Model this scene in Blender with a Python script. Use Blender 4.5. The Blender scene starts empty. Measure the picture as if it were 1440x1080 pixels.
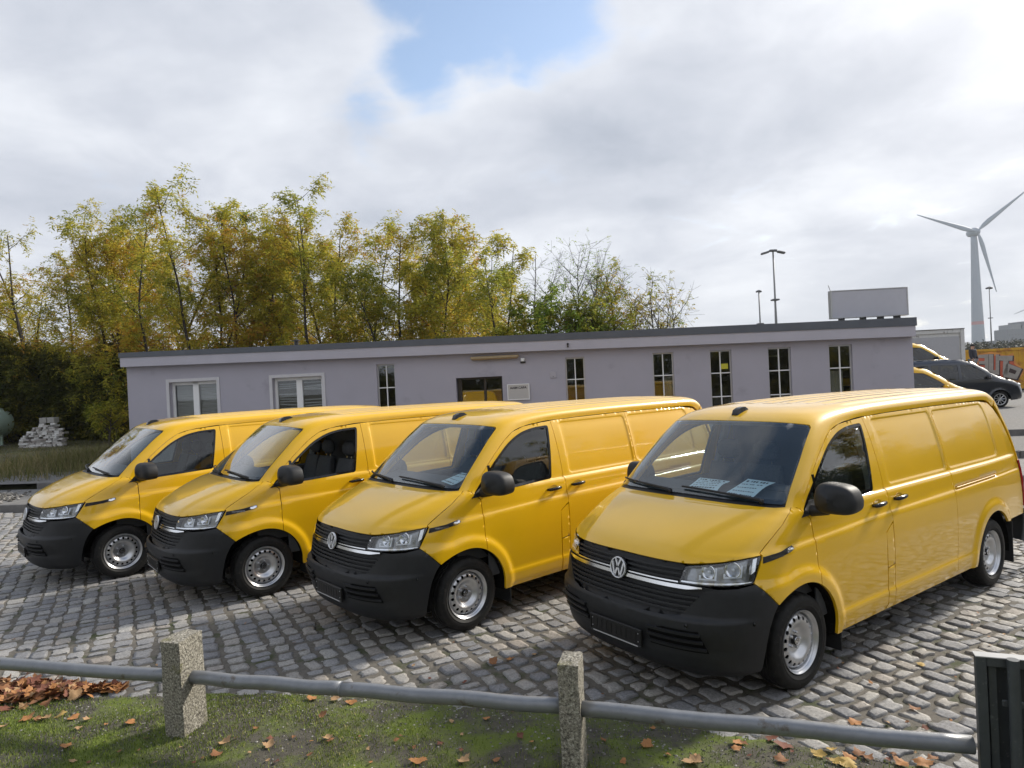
import bpy, bmesh, math, random
import numpy as np
from math import radians, sin, cos, pi, hypot, atan2, sqrt
from mathutils import Vector, Matrix, Euler
from mathutils.geometry import delaunay_2d_cdt
random.seed(7); rng = np.random.default_rng(7)
scene = bpy.context.scene
COL = scene.collection
# ---------------------------------------------------------------- camera
CAM_H, CAM_P, CAM_R, CAM_F = 2.2797, radians(.270), radians(2.6665), 951.1
cam_data = bpy.data.cameras.new('camera'); cam = bpy.data.objects.new('camera', cam_data); COL.objects.link(cam)
cam_data.sensor_width = 36; cam_data.lens = CAM_F / 1440 * 36; cam_data.clip_end = 6000; cam_data.clip_start = .05
FWD = Vector((0, cos(CAM_P), -sin(CAM_P))); _u = Vector((0, sin(CAM_P), cos(CAM_P))); _x = Vector((1, 0, 0))
RGT = cos(CAM_R) * _x - sin(CAM_R) * _u; UPV = sin(CAM_R) * _x + cos(CAM_R) * _u
M = Matrix.Identity(4)
for i, v in enumerate((RGT, UPV, -FWD)):
    for j in range(3): M[j][i] = v[j]
M.translation = (0, 0, CAM_H); cam.matrix_world = M; scene.camera = cam
def ray(px, py): return (RGT * (px - 720) - UPV * (py - 540)) / CAM_F + FWD
def at_z(px, py, z=0.):
    d = ray(px, py); k = (z - CAM_H) / d.z; return Vector((d.x * k, d.y * k, z))
def at_y(px, py, Y):
    d = ray(px, py); k = Y / d.y; return Vector((d.x * k, Y, CAM_H + d.z * k))
# ---------------------------------------------------------------- sky and sun
SUN_AZ, SUN_EL = radians(57), radians(32)            # azimuth from +Y towards +X
world = bpy.data.worlds.new('World'); scene.world = world; world.use_nodes = True
nt = world.node_tree; N = nt.nodes; Lk = nt.links; N.clear()
def wn(t, **k):
    n = N.new(t)
    for a, b in k.items(): setattr(n, a, b)
    return n
def mth(op, a, b=None, c=None):
    n = wn('ShaderNodeMath', operation=op)
    for i, v in enumerate((a, b, c)):
        if v is None: continue
        if isinstance(v, (int, float)): n.inputs[i].default_value = v
        else: Lk.new(v, n.inputs[i])
    return n.outputs[0]
def ramp(fac, stops, interp='EASE'):
    n = wn('ShaderNodeValToRGB'); n.color_ramp.interpolation = interp; e = n.color_ramp.elements
    while len(e) < len(stops): e.new(.5)
    for k, (p_, c) in enumerate(stops): e[k].position = p_; e[k].color = (*c, 1) if len(c) == 3 else c
    Lk.new(fac, n.inputs[0]); return n.outputs[0]
sky = wn('ShaderNodeTexSky', sky_type='NISHITA', sun_disc=False, sun_elevation=SUN_EL, sun_rotation=SUN_AZ)
sky.air_density = 1.0; sky.dust_density = .6; sky.ozone_density = 1.5
tc = wn('ShaderNodeTexCoord'); dirv = tc.outputs['Generated']
sep = wn('ShaderNodeSeparateXYZ'); Lk.new(dirv, sep.inputs[0])
zz = mth('MAXIMUM', sep.outputs[2], 0.0)
den = mth('ADD', zz, .22)
cmb = wn('ShaderNodeCombineXYZ'); Lk.new(mth('DIVIDE', sep.outputs[0], den), cmb.inputs[0]); Lk.new(mth('DIVIDE', sep.outputs[1], den), cmb.inputs[1])
def noise(vec, scale, detail=5, rough=.55, dist=0., off=(0, 0, 0)):
    mp = wn('ShaderNodeMapping'); mp.inputs['Location'].default_value = off; Lk.new(vec, mp.inputs[0])
    n = wn('ShaderNodeTexNoise'); n.inputs['Scale'].default_value = scale; n.inputs['Detail'].default_value = detail
    n.inputs['Roughness'].default_value = rough; n.inputs['Distortion'].default_value = dist
    Lk.new(mp.outputs[0], n.inputs['Vector']); return n.outputs[0]
nA = noise(cmb.outputs[0], 1.15, 7, .55, .25, (3.1, .4, 0)); nB = noise(cmb.outputs[0], 3.2, 7, .6, .3, (1.7, 4.4, 0)); nC = noise(cmb.outputs[0], .55, 4, .5, 0, (8.3, 2.1, 0))
def towards(px, py):
    d = ray(px, py).normalized(); n = wn('ShaderNodeVectorMath', operation='DOT_PRODUCT'); Lk.new(dirv, n.inputs[0]); n.inputs[1].default_value = d
    return n.outputs['Value']
# a gap of blue in the cloud cover, and a small one under it
def gap(px, py, rad):
    t = mth('ARCCOSINE', mth('MINIMUM', towards(px, py), .99999)); return mth('SUBTRACT', 1., mth('DIVIDE', t, radians(rad)))
g1 = mth('MAXIMUM', mth('MAXIMUM', gap(655, 0, 6.9), gap(760, -20, 7.4)), gap(575, -30, 5)); g2 = mth('MULTIPLY', mth('MAXIMUM', gap(515, 160, 4.5), gap(590, 100, 5)), .7)
zen = mth('MULTIPLY', mth('SUBTRACT', 1., mth('DIVIDE', mth('ARCCOSINE', mth('MINIMUM', sep.outputs[2], .99999)), radians(46))), .95)
g = mth('MAXIMUM', mth('MAXIMUM', mth('MAXIMUM', g1, g2), zen), 0.)
gn = mth('ADD', g, mth('MULTIPLY', mth('SUBTRACT', nB, .5), 1.5)); gapm = ramp(gn, [(.13, (0, 0, 0)), (.60, (1, 1, 1))])
# cloud brightness: mottled grey, brighter round the hidden sun
sd = Vector((sin(SUN_AZ) * cos(SUN_EL), cos(SUN_AZ) * cos(SUN_EL), sin(SUN_EL)))
sdn = wn('ShaderNodeVectorMath', operation='DOT_PRODUCT'); Lk.new(dirv, sdn.inputs[0]); sdn.inputs[1].default_value = sd
glow = mth('ADD', mth('POWER', mth('MAXIMUM', sdn.outputs['Value'], 0.), 12.), mth('MULTIPLY', mth('POWER', mth('MAXIMUM', sdn.outputs['Value'], 0.), 70.), 5.))
glow.node.use_clamp = False
mix_n = mth('ADD', mth('MULTIPLY', nA, .66), mth('ADD', mth('MULTIPLY', nB, .26), mth('MULTIPLY', nC, .30)))
cl = ramp(mix_n, [(.35, (.25, .28, .34)), (.47, (.33, .36, .42)), (.58, (.43, .455, .51)), (.72, (.59, .61, .65))], 'LINEAR')
glc = wn('ShaderNodeMix', data_type='RGBA', blend_type='ADD'); glc.clamp_factor = False; Lk.new(glow, glc.inputs['Factor']); Lk.new(cl, glc.inputs['A']); glc.inputs['B'].default_value = (.40, .37, .33, 1)
# paler towards the horizon
hz = ramp(sep.outputs[2], [(.0, (1, 1, 1)), (.16, (0, 0, 0))]); hzc = wn('ShaderNodeMix', data_type='RGBA')
Lk.new(mth('MULTIPLY', hz, .55), hzc.inputs['Factor']); Lk.new(glc.outputs['Result'], hzc.inputs['A']); hzc.inputs['B'].default_value = (.50, .525, .555, 1)
SKY_K = .085
skm = wn('ShaderNodeMix', data_type='RGBA', blend_type='MULTIPLY'); skm.inputs['Factor'].default_value = 1; Lk.new(sky.outputs[0], skm.inputs['A']); skm.inputs['B'].default_value = (1.75, 1.62, 1.5, 1)
cdiv = wn('ShaderNodeVectorMath', operation='SCALE'); Lk.new(hzc.outputs['Result'], cdiv.inputs[0]); cdiv.inputs['Scale'].default_value = 1 / SKY_K
fin = wn('ShaderNodeMix', data_type='RGBA'); Lk.new(gapm, fin.inputs['Factor']); Lk.new(cdiv.outputs[0], fin.inputs['A']); Lk.new(skm.outputs['Result'], fin.inputs['B'])
bg = wn('ShaderNodeBackground'); bg.inputs['Strength'].default_value = SKY_K; Lk.new(fin.outputs['Result'], bg.inputs[0])
wo = wn('ShaderNodeOutputWorld'); Lk.new(bg.outputs[0], wo.inputs[0])
sun_d = bpy.data.lights.new('sun', 'SUN'); sun_d.energy = 3.2; sun_d.angle = radians(7); sun_d.color = (1, .93, .82)
sun = bpy.data.objects.new('sun', sun_d); COL.objects.link(sun); sun.rotation_euler = (-sd).to_track_quat('-Z', 'Y').to_euler()
vs_ = scene.view_settings; vs_.view_transform = 'Standard'; vs_.look = 'None'; vs_.gamma = 1; vs_.use_curve_mapping = False; vs_.exposure = 0.66
# ---------------------------------------------------------------- van body surfaces
def hermite(keys, n):
    K=np.array(keys,float); m=len(K)
    d=np.r_[0,np.cumsum(np.maximum(np.linalg.norm(np.diff(K[:,:2],axis=0),axis=1),1e-6))]
    S=np.linspace(0,d[-1],n); out=np.zeros((n,K.shape[1]))
    for c in range(K.shape[1]):
        y=K[:,c]; h=np.diff(d); dl=np.diff(y)/h; t=np.zeros(m)
        t[0],t[-1]=dl[0],dl[-1]
        for i in range(1,m-1):
            if dl[i-1]*dl[i]>0:
                w1=2*h[i]+h[i-1];w2=h[i]+2*h[i-1];t[i]=(w1+w2)/(w1/dl[i-1]+w2/dl[i])
        i=np.clip(np.searchsorted(d,S,side='right')-1,0,m-2); u=(S-d[i])/h[i]
        out[:,c]=((1+2*u)*(1-u)**2*y[i]+u*(1-u)**2*h[i]*t[i]+u*u*(3-2*u)*y[i+1]+u*u*(u-1)*h[i]*t[i+1])
    return S,out
# centre profile (x,z), boundary curve (x,z), exponent
KEYS=[ # Px,Pz,  Bx,Bz, p
(.80,.20, .16,.20, 2.7),(.875,.27, .17,.27, 2.75),(.905,.36,.18,.36,2.8),(.915,.48,.18,.48,2.85),(.908,.60,.18,.60,2.85),(.885,.72,.17,.72,2.85),
(.865,.84,.15,.84,2.85),(.838,.95,.12,.95,2.85),(.80,1.005,.10,1.0,2.85),(.72,1.06,.075,1.035,2.9),(.55,1.145,.02,1.10,3.0),(.35,1.225,-.07,1.17,3.1),
(.17,1.285,-.19,1.25,3.3),(.0,1.43,-.36,1.39,3.6),(-.20,1.60,-.56,1.55,3.8),(-.40,1.765,-.77,1.695,4.0),(-.545,1.872,-.97,1.785,4.0),(-.68,1.922,-1.12,1.818,3.8),(-.90,1.955,-1.32,1.835,3.6),
(-1.5,1.985,-1.75,1.848,3.5),(-2.4,1.992,-2.4,1.852,3.5),(-3.3,1.988,-3.25,1.850,3.5),(-3.95,1.978,-3.85,1.844,3.6),(-4.17,1.955,-4.03,1.825,3.8),(-4.25,1.885,-4.11,1.76,4.5),(-4.285,1.7,-4.16,1.62,5),
(-4.33,1.45,-4.21,1.40,5),(-4.37,1.1,-4.25,1.10,5),(-4.385,.8,-4.27,.8,5),(-4.39,.55,-4.28,.55,5),(-4.37,.3,-4.26,.3,5)]
SS,CV=hermite(KEYS,2400)
def cv(s): return [np.interp(s,SS,CV[:,k]) for k in range(5)]
def s_of_key(i):
    K=np.array(KEYS); d=np.r_[0,np.cumsum(np.linalg.norm(np.diff(K[:,:2],axis=0),axis=1))]; return d[i]
def s_of_z(z):  # front fascia and bonnet front only
    m=SS<=s_of_key(12); return np.interp(z,CV[m,1],SS[m])
def s_of_x(x):  # bonnet to roof end
    m=(SS>=s_of_key(8))&(SS<=s_of_key(23)); return np.interp(-np.asarray(x),-CV[m,0],SS[m])
def sm(a,b,x):
    u=np.clip((x-a)/(b-a),0,1); return u*u*(3-2*u)
WZ=np.array([.20,.26,.32,.40,.50,.65,.80,.95,1.05,1.15,1.24,1.40,1.55,1.70,1.80,1.90])
WY=np.array([.885,.903,.914,.924,.932,.937,.938,.933,.924,.913,.899,.870,.835,.793,.757,.715])
_S,_W=hermite(np.c_[WZ,WY],800)
def crease_z(x): return 1.035-.045*(x)*(x<0)*0 + np.interp(x,[-4.4,-1.0,.2],[1.085,1.06,1.015])-1.035
def rbox(x,z,x0,x1,z0,z1,r,e):
    # 1 inside a rounded box, smooth edge e
    dx=np.maximum(np.maximum(x0+r-x,x-(x1-r)),0);dz=np.maximum(np.maximum(z0+r-z,z-(z1-r)),0)
    ins=np.minimum(np.minimum(x-x0,x1-x),np.minimum(z-z0,z1-z))
    dist=np.where((dx>0)&(dz>0),r-np.hypot(dx,dz),ins)
    return sm(-e/2,e/2,dist)
def Wbase(x,z):
    w=np.interp(z,_W[:,0],_W[:,1])
    w=w-.022*sm(-.7,.3,x)*sm(.6,1.1,z)-.035*sm(-3.2,-4.35,x)**1.5
    return w
def Wf(x,z):
    w=Wbase(x,z)
    w=w-.011*sm(-.005,.008,z-crease_z(x))*sm(.30,.1,x)*sm(-4.28,-4.2,x)       # body crease
    w=w-.020*sm(1.230,1.248,z)*sm(-.05,-.3,x)*sm(-4.25,-4.1,x)               # belt ledge
    w=w-.0075*(rbox(x,z,-2.53,-1.45,1.275,1.808,.04,.018)+rbox(x,z,-3.80,-2.595,1.275,1.808,.06,.018))
    w=w+.010*sm(.455,.435,z)*sm(.30,.33,z)*sm(-.45,-.55,x)*sm(-3.0,-2.88,x)   # sill band
    for cx in (0.,-3.4):
        r=np.hypot(x-cx,z-.335)
        w=w+.020*sm(.555,.485,r)*sm(.20,.30,z)*sm(1.0,.9,z)*(1 if cx<0 else sm(.42,.25,x-cx))
    # fixed rear side: recess of the sliding rail
    d=np.abs(z-rail_z(x)); w=w-.016*sm(.017,.009,d)*sm(-4.2,-4.12,x)*sm(-2.60,-2.61,x)*sm(-3.62,-3.58,x)
    return w
def rail_z(x): return np.interp(x,[-4.3,-2.4],[1.105,1.085])
def rib(y):
    o=0
    for c in (.10,.26,.42,.56): o=o+sm(.050,.018,np.abs(np.abs(y)-c))
    return o
def wrap(s,tau,smooth=False):
    """s along the centre profile, tau lateral (-1..1, beyond: on along the side)"""
    s=np.asarray(s,float);tau=np.asarray(tau,float)
    Px,Pz,Bx,Bz,p=cv(s); a=np.minimum(np.abs(tau),1); v=np.sin(a*np.pi/2)
    hw=Wf(Bx,Bz); g=1-np.power(np.maximum(1-np.power(v,p),0),1/p)
    x=Px+(Bx-Px)*g; z=Pz+(Bz-Pz)*g; y=hw*v
    x=x+(.032*sm(.640,.612,z)*sm(.40,.56,z)+.010*sm(.41,.39,z)*sm(.22,.28,z))*(1-sm(.66,.92,a))*(Px>.5)   # bumper shelf
    ext=np.abs(tau)>1
    xe=Bx-(np.abs(tau)-1); x=np.where(ext,xe,x); y=np.where(ext,Wf(xe,Bz),y)
    # bonnet bulge, roof ribs
    s8,s12,s17,s23=s_of_key(8),s_of_key(12),s_of_key(18),s_of_key(22)
    f=sm(s8-.10,s8+.10,s)*sm(s12+.02,s12-.10,s)
    yb=.50+.17*sm(s8,s12,s)
    z=z+.016*f*sm(yb+.05,yb-.03,y)
    z=z+.010*sm(s17+.15,s17+.35,s)*sm(s23+.05,s23-.25,s)*(rib(y)-1)*sm(.66,.62,y)
    return x,np.sign(tau)*y,z
def tau_of_y(s,y):
    Px,Pz,Bx,Bz,p=cv(s); return np.sign(y)*np.arcsin(np.clip(np.abs(y)/Wf(Bx,Bz),0,1))*2/np.pi
def tau_of_x(s,x):   # front fascia: lateral parameter where the skin is at this x
    Px,Pz,Bx,Bz,p=cv(s); g=np.clip((Px-x)/(Px-Bx),0,1); v=np.power(np.maximum(1-np.power(1-g,p),0),1/p)
    return np.where(x<Bx,1+(Bx-x),np.arcsin(np.clip(v,0,1))*2/np.pi)
def side(x,z):
    """y of the skin over the side view (x,z), x from bumper to rear"""
    x=np.asarray(x,float);z=np.asarray(z,float); y=Wf(x,z)
    def cr(s):
        Px,Pz,Bx,Bz,p=cv(s); return (Bx-Px)*(z-Pz)-(Bz-Pz)*(x-Px)
    lo=np.zeros_like(x);hi=np.full_like(x,s_of_key(20))
    for _ in range(40):
        mid=(lo+hi)/2; pos=cr(mid)<0   # cross sign: below line P->B
        lo=np.where(pos,mid,lo);hi=np.where(pos,hi,mid)
    s=(lo+hi)/2; Px,Pz,Bx,Bz,p=cv(s)
    L2=(Bx-Px)**2+(Bz-Pz)**2; g=((x-Px)*(Bx-Px)+(z-Pz)*(Bz-Pz))/L2
    v=np.power(np.maximum(1-np.power(np.clip(1-g,0,1),p),0),1/p)
    yo=Wf(Bx,Bz)*v
    use=(g<1)&(x>-1.5)
    return np.where(use,yo,y)
# ---------------------------------------------------------------- materials
MATS = {}
def mat(name, col, rough=.5, metal=0., var=0., vscale=8., bump=0., bscale=60., coat=0., spec=.5, dirt=None, rvar=0., detail=4, obj=True):
    """Principled material with noise in colour, roughness and fine relief."""
    m = bpy.data.materials.new(name); m.use_nodes = True; t = m.node_tree; b = t.nodes['Principled BSDF']
    b.inputs['Base Color'].default_value = (*col, 1); b.inputs['Roughness'].default_value = rough; b.inputs['Metallic'].default_value = metal
    b.inputs['Specular IOR Level'].default_value = spec
    if coat: b.inputs['Coat Weight'].default_value = coat; b.inputs['Coat Roughness'].default_value = .03
    tcn = t.nodes.new('ShaderNodeTexCoord')
    def nz(sc, det=detail, rg=.6):
        n = t.nodes.new('ShaderNodeTexNoise'); n.inputs['Scale'].default_value = sc; n.inputs['Detail'].default_value = det; n.inputs['Roughness'].default_value = rg
        t.links.new(tcn.outputs['Object'], n.inputs['Vector']); return n.outputs[0]
    def mr(x, a, c, d, e):
        n = t.nodes.new('ShaderNodeMapRange'); t.links.new(x, n.inputs[0])
        for i, v in enumerate((a, c, d, e)): n.inputs[i + 1].default_value = v
        return n.outputs[0]
    cur = None
    if var:
        n = nz(vscale); k = mr(n, .25, .75, 1 - var, 1 + var)
        mx = t.nodes.new('ShaderNodeMix'); mx.data_type = 'RGBA'; mx.blend_type = 'MULTIPLY'; mx.inputs['Factor'].default_value = 1
        mx.inputs['A'].default_value = (*col, 1); t.links.new(k, mx.inputs['B']); cur = mx.outputs['Result']
    if dirt:
        dc, amount, ds = dirt
        n = nz(ds, 6, .65); k = mr(n, .62 - amount * .35, .70 - amount * .2, 0, 1)
        mx = t.nodes.new('ShaderNodeMix'); mx.data_type = 'RGBA'; t.links.new(k, mx.inputs['Factor'])
        if cur: t.links.new(cur, mx.inputs['A'])
        else: mx.inputs['A'].default_value = (*col, 1)
        mx.inputs['B'].default_value = (*dc, 1); cur = mx.outputs['Result']
    if cur: t.links.new(cur, b.inputs['Base Color'])
    if rvar: t.links.new(mr(nz(vscale * 1.7), .3, .7, max(rough - rvar, .02), min(rough + rvar, 1)), b.inputs['Roughness'])
    if bump:
        bp = t.nodes.new('ShaderNodeBump'); bp.inputs['Strength'].default_value = bump; bp.inputs['Distance'].default_value = .01
        t.links.new(nz(bscale, 5), bp.inputs['Height']); t.links.new(bp.outputs[0], b.inputs['Normal'])
    MATS[name] = m; return m
def glass(name, tint=(.75, .8, .8), ior=1.5, rough=0.0, haze=0., hcol=(.5, .5, .5)):
    """thin pane: see-through tint plus mirror-like fresnel reflection"""
    m = bpy.data.materials.new(name); m.use_nodes = True; t = m.node_tree; t.nodes.clear()
    tr = t.nodes.new('ShaderNodeBsdfTransparent'); tr.inputs[0].default_value = (*tint, 1)
    gl = t.nodes.new('ShaderNodeBsdfGlossy'); gl.inputs['Roughness'].default_value = rough; gl.inputs[0].default_value = (1, 1, 1, 1)
    fr = t.nodes.new('ShaderNodeFresnel'); fr.inputs[0].default_value = ior
    mx = t.nodes.new('ShaderNodeMixShader'); ml = t.nodes.new('ShaderNodeMath'); ml.operation = 'MULTIPLY_ADD'; ml.inputs[1].default_value = 1.7; ml.inputs[2].default_value = .0; ml.use_clamp = True
    geo = t.nodes.new('ShaderNodeNewGeometry'); bf = t.nodes.new('ShaderNodeMath'); bf.operation = 'MULTIPLY_ADD'  # same reflection seen from either face
    bf.inputs[1].default_value = 1 / ior - ior; bf.inputs[2].default_value = ior; t.links.new(geo.outputs['Backfacing'], bf.inputs[0]); t.links.new(bf.outputs[0], fr.inputs[0])
    for n_ in [n for n in t.nodes if n.type == 'FRESNEL']: pass
    fr2 = fr
    t.links.new(fr2.outputs[0], ml.inputs[0]); t.links.new(ml.outputs[0], mx.inputs[0])
    base = tr.outputs[0]
    if haze:
        df = t.nodes.new('ShaderNodeBsdfDiffuse'); df.inputs[0].default_value = (*hcol, 1); m2 = t.nodes.new('ShaderNodeMixShader'); m2.inputs[0].default_value = haze
        t.links.new(tr.outputs[0], m2.inputs[1]); t.links.new(df.outputs[0], m2.inputs[2]); base = m2.outputs[0]
    t.links.new(base, mx.inputs[1]); t.links.new(gl.outputs[0], mx.inputs[2])
    o = t.nodes.new('ShaderNodeOutputMaterial'); t.links.new(mx.outputs[0], o.inputs[0]); MATS[name] = m; return m
# ---------------------------------------------------------------- objects
def tag(o, label=None, cat=None, group=None, kind=None):
    if label: o['label'] = label
    if cat: o['category'] = cat
    if group: o['group'] = group
    if kind: o['kind'] = kind
    return o
def empty(name, loc=(0, 0, 0), rz=0., label=None, cat=None, group=None, kind=None):
    o = bpy.data.objects.new(name, None); o.empty_display_size = .2; COL.objects.link(o); o.location = loc; o.rotation_euler = (0, 0, rz)
    return tag(o, label, cat, group, kind)
def mesh_obj(name, V, F, m, parent=None, smooth=True, auto=None, mats=None, midx=None):
    me = bpy.data.meshes.new(name); V = np.asarray(V, float)
    me.from_pydata([tuple(v) for v in V], [], F if isinstance(F, list) else [tuple(int(i) for i in f) for f in F]); 
    for mm in (mats or [m]): me.materials.append(mm)
    if midx is not None: me.polygons.foreach_set('material_index', np.asarray(midx, np.int32))
    me.polygons.foreach_set('use_smooth', np.full(len(me.polygons), smooth)); me.update()
    if auto: me.set_sharp_from_angle(angle=radians(auto))
    o = bpy.data.objects.new(name, me); COL.objects.link(o)
    if parent: o.parent = parent
    return o
def tri_obj(name, V, T, m, parent=None, smooth=True, attr=None):
    """fast triangle mesh from arrays"""
    V = np.asarray(V, np.float32); T = np.asarray(T, np.int32); k = T.shape[1]; me = bpy.data.meshes.new(name)
    me.vertices.add(len(V)); me.vertices.foreach_set('co', V.ravel()); me.loops.add(T.size); me.loops.foreach_set('vertex_index', T.ravel())
    me.polygons.add(len(T)); me.polygons.foreach_set('loop_start', np.arange(0, T.size, k, dtype=np.int32)); me.polygons.foreach_set('use_smooth', np.full(len(T), smooth))
    me.update(); me.materials.append(m)
    if attr is not None:
        for an, av in attr.items():
            a = me.attributes.new(an, 'FLOAT', 'POINT'); a.data.foreach_set('value', np.asarray(av, np.float32))
    me.validate(); o = bpy.data.objects.new(name, me); COL.objects.link(o)
    if parent: o.parent = parent
    return o
class MB:
    """collects simple solids into one mesh"""
    def __init__(s): s.V = []; s.F = []
    def add(s, V, F):
        n = len(s.V); s.V += [tuple(v) for v in V]; s.F += [tuple(i + n for i in f) for f in F]; return s
    def box(s, c, d, rz=0., bev=0., rot=None):
        x, y, z = (k / 2 for k in d); b = min(bev, x * .9, y * .9, z * .9)
        if b <= 0:
            P = [(-x, -y, -z), (x, -y, -z), (x, y, -z), (-x, y, -z), (-x, -y, z), (x, -y, z), (x, y, z), (-x, y, z)]
            F = [(3, 2, 1, 0), (4, 5, 6, 7), (0, 1, 5, 4), (1, 2, 6, 5), (2, 3, 7, 6), (3, 0, 4, 7)]
        else:
            def ring(X, Y, Z): return [(-X, -Y, Z), (X, -Y, Z), (X, Y, Z), (-X, Y, Z)]
            def oct_(X, Y, Z, b): return [(-X + b, -Y, Z), (X - b, -Y, Z), (X, -Y + b, Z), (X, Y - b, Z), (X - b, Y, Z), (-X + b, Y, Z), (-X, Y - b, Z), (-X, -Y + b, Z)]
            P = oct_(x - b, y - b, -z, b * .5) + oct_(x, y, -z + b, b) + oct_(x, y, z - b, b) + oct_(x - b, y - b, z, b * .5)
            F = [tuple(range(7, -1, -1)), tuple(range(24, 32))]
            for r in range(3):
                for k in range(8): a, c2 = r * 8 + k, r * 8 + (k + 1) % 8; F.append((a, c2, c2 + 8, a + 8))
        R_ = rot.to_3x3() if rot is not None else Matrix.Rotation(rz, 3, 'Z')
        return s.add([tuple(R_ @ Vector(p) + Vector(c)) for p in P], F)
    def tube(s, pts, r, n=8, cap=True):
        P = [Vector(p) for p in pts]; rr = r if hasattr(r, '__len__') else [r] * len(P); V = []; F = []; up = None
        for i, p in enumerate(P):
            d = (P[min(i + 1, len(P) - 1)] - P[max(i - 1, 0)]).normalized()
            if up is None: up = Vector((0, 0, 1)) if abs(d.z) < .9 else Vector((1, 0, 0))
            a = d.cross(up).normalized(); b = a.cross(d).normalized(); up = b
            V += [p + float(rr[i]) * (cos(2 * pi * k / n) * a + sin(2 * pi * k / n) * b) for k in range(n)]
        for i in range(len(P) - 1):
            for k in range(n): a, b = i * n + k, i * n + (k + 1) % n; F.append((b, a, a + n, b + n))
        if cap: F += [tuple(range(n)), tuple(range(len(P) * n - 1, len(P) * n - n - 1, -1))]
        return s.add(V, F)
    def lathe(s, prof, n=32, M4=None, closed=False):
        """prof (radius, height) round local z"""
        V = []; F = []; m = len(prof); M4 = M4 or Matrix.Identity(4)
        for r, h in prof:
            V += [M4 @ Vector((r * cos(2 * pi * k / n), r * sin(2 * pi * k / n), h)) for k in range(n)]
        for i in range(m if closed else m - 1):
            j = (i + 1) % m
            for k in range(n): F.append((i * n + k, i * n + (k + 1) % n, j * n + (k + 1) % n, j * n + k))
        return s.add(V, F)
    def prism(s, poly, z0, z1, M4=None):
        n = len(poly); M4 = M4 or Matrix.Identity(4)
        V = [M4 @ Vector((x, y, z0)) for x, y in poly] + [M4 @ Vector((x, y, z1)) for x, y in poly]
        F = [tuple(range(n - 1, -1, -1)), tuple(range(n, 2 * n))] + [(k, (k + 1) % n, n + (k + 1) % n, n + k) for k in range(n)]
        return s.add(V, F)
    def build(s, name, m, parent=None, smooth=False, auto=None, recalc=False, **kw):
        o = mesh_obj(name, s.V, s.F, m, parent, smooth or bool(auto), auto, **kw)
        if recalc:
            bm = bmesh.new(); bm.from_mesh(o.data); bmesh.ops.recalc_face_normals(bm, faces=bm.faces); bm.to_mesh(o.data); bm.free()
        return o
def children(o): return [c for c in bpy.data.objects if c.parent == o]
def copy_tree(o, parent=None):
    kids = KIDS.get(o.name) or children(o); c = o.copy(); COL.objects.link(c)
    if parent: c.parent = parent
    for k in kids: copy_tree(k, c)
    return c
KIDS = {}
def text_mesh(txt, size, m, name, parent=None, depth=.001, bold=0.):
    cu = bpy.data.curves.new(name, 'FONT'); cu.body = txt; cu.size = size; cu.extrude = depth; cu.align_x = 'CENTER'; cu.align_y = 'CENTER'; cu.offset = bold; cu.resolution_u = 3
    o = bpy.data.objects.new(name, cu); COL.objects.link(o); dg = bpy.context.evaluated_depsgraph_get(); me = bpy.data.meshes.new_from_object(o.evaluated_get(dg))
    bpy.data.objects.remove(o); bpy.data.curves.remove(cu); me.materials.clear(); me.materials.append(m); me.name = name
    r = bpy.data.objects.new(name, me); COL.objects.link(r)
    if parent: r.parent = parent
    return r
# ---------------------------------------------------------------- skin panels: a 2-D outline filled with triangles and laid onto a surface
def resample(P, step, closed=True):
    P = np.asarray(P, float); out = []
    n = len(P)
    for i in range(n if closed else n - 1):
        a, b = P[i], P[(i + 1) % n]; k = max(1, int(np.ceil(np.linalg.norm(b - a) / step)))
        out += [a + (b - a) * j / k for j in range(k)]
    if not closed: out.append(P[-1])
    return np.array(out)
def area2(P): x, y = P[:, 0], P[:, 1]; return .5 * np.sum(x * np.roll(y, -1) - np.roll(x, -1) * y)
def inset(P, d):
    P = np.asarray(P, float); sgn = 1 if area2(P) > 0 else -1
    a = np.roll(P, 1, 0); b = np.roll(P, -1, 0); e1 = P - a; e2 = b - P
    e1 /= np.maximum(np.linalg.norm(e1, axis=1), 1e-9)[:, None]; e2 /= np.maximum(np.linalg.norm(e2, axis=1), 1e-9)[:, None]
    n1 = np.c_[-e1[:, 1], e1[:, 0]] * sgn; n2 = np.c_[-e2[:, 1], e2[:, 0]] * sgn
    bis = n1 + n2; l = np.maximum((bis * n1).sum(1), .4); return P + bis / l[:, None] * d
def rounded(P, r, n=5):
    """outline with its corners rounded; r one radius or one per corner"""
    P = np.asarray(P, float); out = []; m = len(P)
    for i in range(m):
        ri = r[i] if hasattr(r, '__len__') else r
        a, p, b = P[i - 1], P[i], P[(i + 1) % m]; u = a - p; v = b - p; lu, lv = np.linalg.norm(u), np.linalg.norm(v); d = min(ri, lu * .45, lv * .45)
        if d <= 1e-4: out.append(p); continue
        s0 = p + u / lu * d; s1 = p + v / lv * d
        for k in range(n + 1): t = k / n; out.append((1 - t) ** 2 * s0 + 2 * t * (1 - t) * p + t * t * s1)
    return np.array(out)
def inside(P, Q):
    r = np.zeros(len(Q), bool); x, y = Q[:, 0], Q[:, 1]; n = len(P)
    for i in range(n):
        x0, y0 = P[i]; x1, y1 = P[(i + 1) % n]
        if y0 == y1: continue
        c = ((y0 > y) != (y1 > y)); r ^= c & (x < (x1 - x0) * (y - y0) / (y1 - y0) + x0)
    return r
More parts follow.
